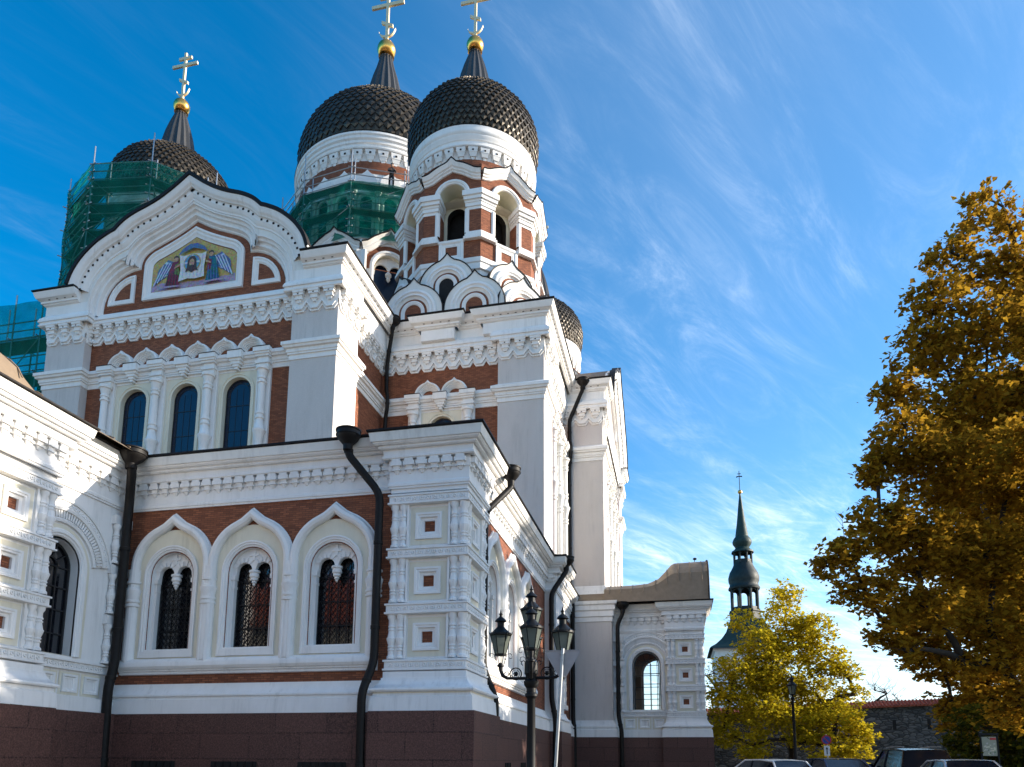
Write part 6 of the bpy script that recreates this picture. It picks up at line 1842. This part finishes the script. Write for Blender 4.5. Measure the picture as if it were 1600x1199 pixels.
LINDEN = [(7.26, 50.0, 12.29, 1.09, 0.9), (6.97, 50.0, 10.38, 1.67, 1), (5.41, 49.0, 8.8, 1.63, 1), (8.71, 50.0, 9.9, 1.4, 1), (9.37, 50.0, 8.02, 1.39, 1), (4.3, 49.0, 10.5, 0.91, 0.7), (3.74, 48.5, 7.13, 1.62, 1), (6.29, 49.0, 6.93, 1.86, 1.1), (8.67, 50.0, 5.77, 1.87, 1.1), (10.47, 50.0, 7.17, 0.97, 0.9), (10.94, 50.0, 5.75, 0.89, 0.8), (3.23, 48.0, 5.07, 1.44, 1), (5.11, 48.0, 4.46, 1.74, 1.1), (7.31, 48.0, 3.67, 1.56, 1.1), (9.51, 48.0, 4.04, 1.47, 1.1), (10.71, 48.0, 3.08, 1.0, 1), (2.78, 48.0, 3.29, 1.19, 1), (4.37, 47.0, 2.48, 1.16, 0.9), (8.52, 47.0, 2.49, 1.21, 1), (10.24, 47.0, 2.01, 0.9, 1), (7.64, 51.0, 9.04, 1.85, 1), (5.9, 51.0, 6.11, 2.1, 1), (2.5, 48.0, 6.08, 0.56, 0.6)]
SHRUB = [(12.45, 37.0, 3.57, 0.75, 1), (12.11, 37.0, 2.57, 0.75, 1), (12.88, 37.0, 2.43, 0.97, 1), (14.38, 38.0, 3.62, 1.17, 1), (14.66, 37.0, 2.43, 1.13, 1), (13.85, 37.0, 1.87, 0.85, 1), (11.96, 36.0, 1.58, 0.61, 1), (15.52, 37.0, 3.55, 1.41, 1), (15.88, 37.0, 2.16, 1.26, 1)]
BARE_TIPS = [(10.98, 24.5, 19.25), (11.19, 24.5, 18.52), (10.91, 24.5, 19.96), (11.38, 24.5, 19.18), (10.39, 24.5, 20.06)]
make_tree('maple_tree', 'big maple with orange-brown autumn leaves leaning into the picture on the right', (13.2, 26.0, 0), (12.8, 26.0, 4.2), MAPLE, .30, 'maple_leaf', 1300, .145, 11, None, tw=2, tl=.8)
make_tree('linden_tree', 'yellow-leaved linden standing behind the white car', (6.9, 49.5, 0), (6.95, 49.5, 2.6), LINDEN, .26, 'linden_leaf', 800, .16, 12, None, tw=2, tl=.9)
def round_crown(cx, cy, z0, z1, R, n, seed):
    r_ = random.Random(seed); out = []
    while len(out) < n:
        v = Vector((r_.uniform(-1, 1), r_.uniform(-1, 1), r_.uniform(-1, 1)))
        if .35 < v.length < 1:
            out.append((cx+v.x*R, cy+v.y*R, (z0+z1)/2+v.z*(z1-z0)/2, r_.uniform(1.1, 1.7), 1))
    return out
make_tree('park_tree', 'brown-leaved tree further back at the right edge, behind the big maple', (17.6, 37.5, 0), (17.5, 37.5, 3.5), round_crown(17.6, 37.5, 3.2, 21.0, 5.0, 64, 4), .34, 'maple_leaf', 420, .22, 21, None)
make_tree('park_tree', 'dark tree low behind the notice board at the right edge', (17.0, 44.5, 0), (17.0, 44.5, 3.0), round_crown(17.0, 44.5, 2.5, 19.0, 4.0, 48, 6), .32, 'maple_leaf', 420, .22, 22, None)
for i, (x, y, z, lb) in enumerate(((17.3, 70, 8.3, 'thin bare tree with two upright stems above the town wall, nearest the linden'), (18.9, 72, 7.9, 'spreading bare tree above the town wall, the middle one'), (22.4, 75, 7.2, 'faint low bare tree above the town wall beside the maple leaves'), (2.5, 59, 8.6, 'bare branches between the porch and the yellow linden'))):
    nodes = []
    r_ = random.Random(40+i); H = z
    for k in range(16): nodes.append((x+r_.gauss(0, 1.0), y+r_.gauss(0, 1.0), H*r_.uniform(.55, 1.0)))
    root = thing('bare_tree', lb, 'tree', (x, y, 0), None)
    mb = MB(); tree_skeleton(mb, (x, y, 0), (x+.2, y, H*.35), nodes, .16, seed=50+i); twigs(mb, nodes, 4, 1.3, 60+i, .5, r=.02); mb.build('trunk', root, (x, y, 0))
# shrubs under the notice board
for i, g in enumerate((SHRUB[:3], SHRUB[3:6], SHRUB[6:])):
    c = g[0]; root = thing('shrub', ('dark dense shrub left of the notice board, next to the town wall', 'dark dense shrub right behind the notice board', 'dark shrub at the right edge of the picture')[i], 'shrub', (c[0], c[1], 0), None)
    mb = MB()
    for b_ in g: mb.tube([(c[0], c[1], 0), (b_[0]*.6+c[0]*.4, b_[1], b_[2]*.5), b_[:3]], [.05, .035, .015], 'bark', 5)
    mb.build('stem', root, (c[0], c[1], 0))
    gg = [b_ for b_ in g]+[(b_[0]+.2, b_[1]+.4, b_[2]*.45, b_[3]*1.1, 1) for b_ in g]
    mb = MB(); leaf_cloud(mb, gg, 620, .16, 'shrub_leaf', seed=70+i); mb.build('crown', root, (c[0], c[1], 0), smooth=0)

# ================================================================== GROUND
mb = MB()
xs = [-900, -300, -120, -60, -30, -10, 0, 10, 20, 40, 80, 160, 400, 900]; ys = [-900, -200, -60, -30, 0, 12, 20, 26, 30, 40, 60, 100, 200, 500, 1500]
def gz(x, y):
    t = min(1, max(0, (y-16)/14)); s = min(1, max(0, (x-0)/4)); return .22*t*t*(3-2*t)*s
mb.grid([[(x, y, gz(x, y)-.004) for x in xs] for y in ys], 'cobble')
structure(mb.build('ground', None, smooth=60))
mb = MB(); mb.grid([[(x, y, gz(x, y)+.004) for x in (1.2, 4, 7, 10, 11.2)] for y in (-40, 0, 12, 20, 26, 30, 36, 44)], 'asphalt'); structure(mb.build('road', None))
mb = MB(); mb.box(Frame((0, 0), (1, 0), (0, 1)), 11.2, 11.45, -40, 58, 0, .34, 'stucco'); tag(mb.build('kerb', None), 'low stone kerb between the road and the grass', 'kerb')
mb = MB(); mb.grid([[(x, y, .30) for x in (11.45, 20, 40)] for y in (-40, 10, 30, 50, 59)], 'grass'); structure(mb.build('lawn', None))
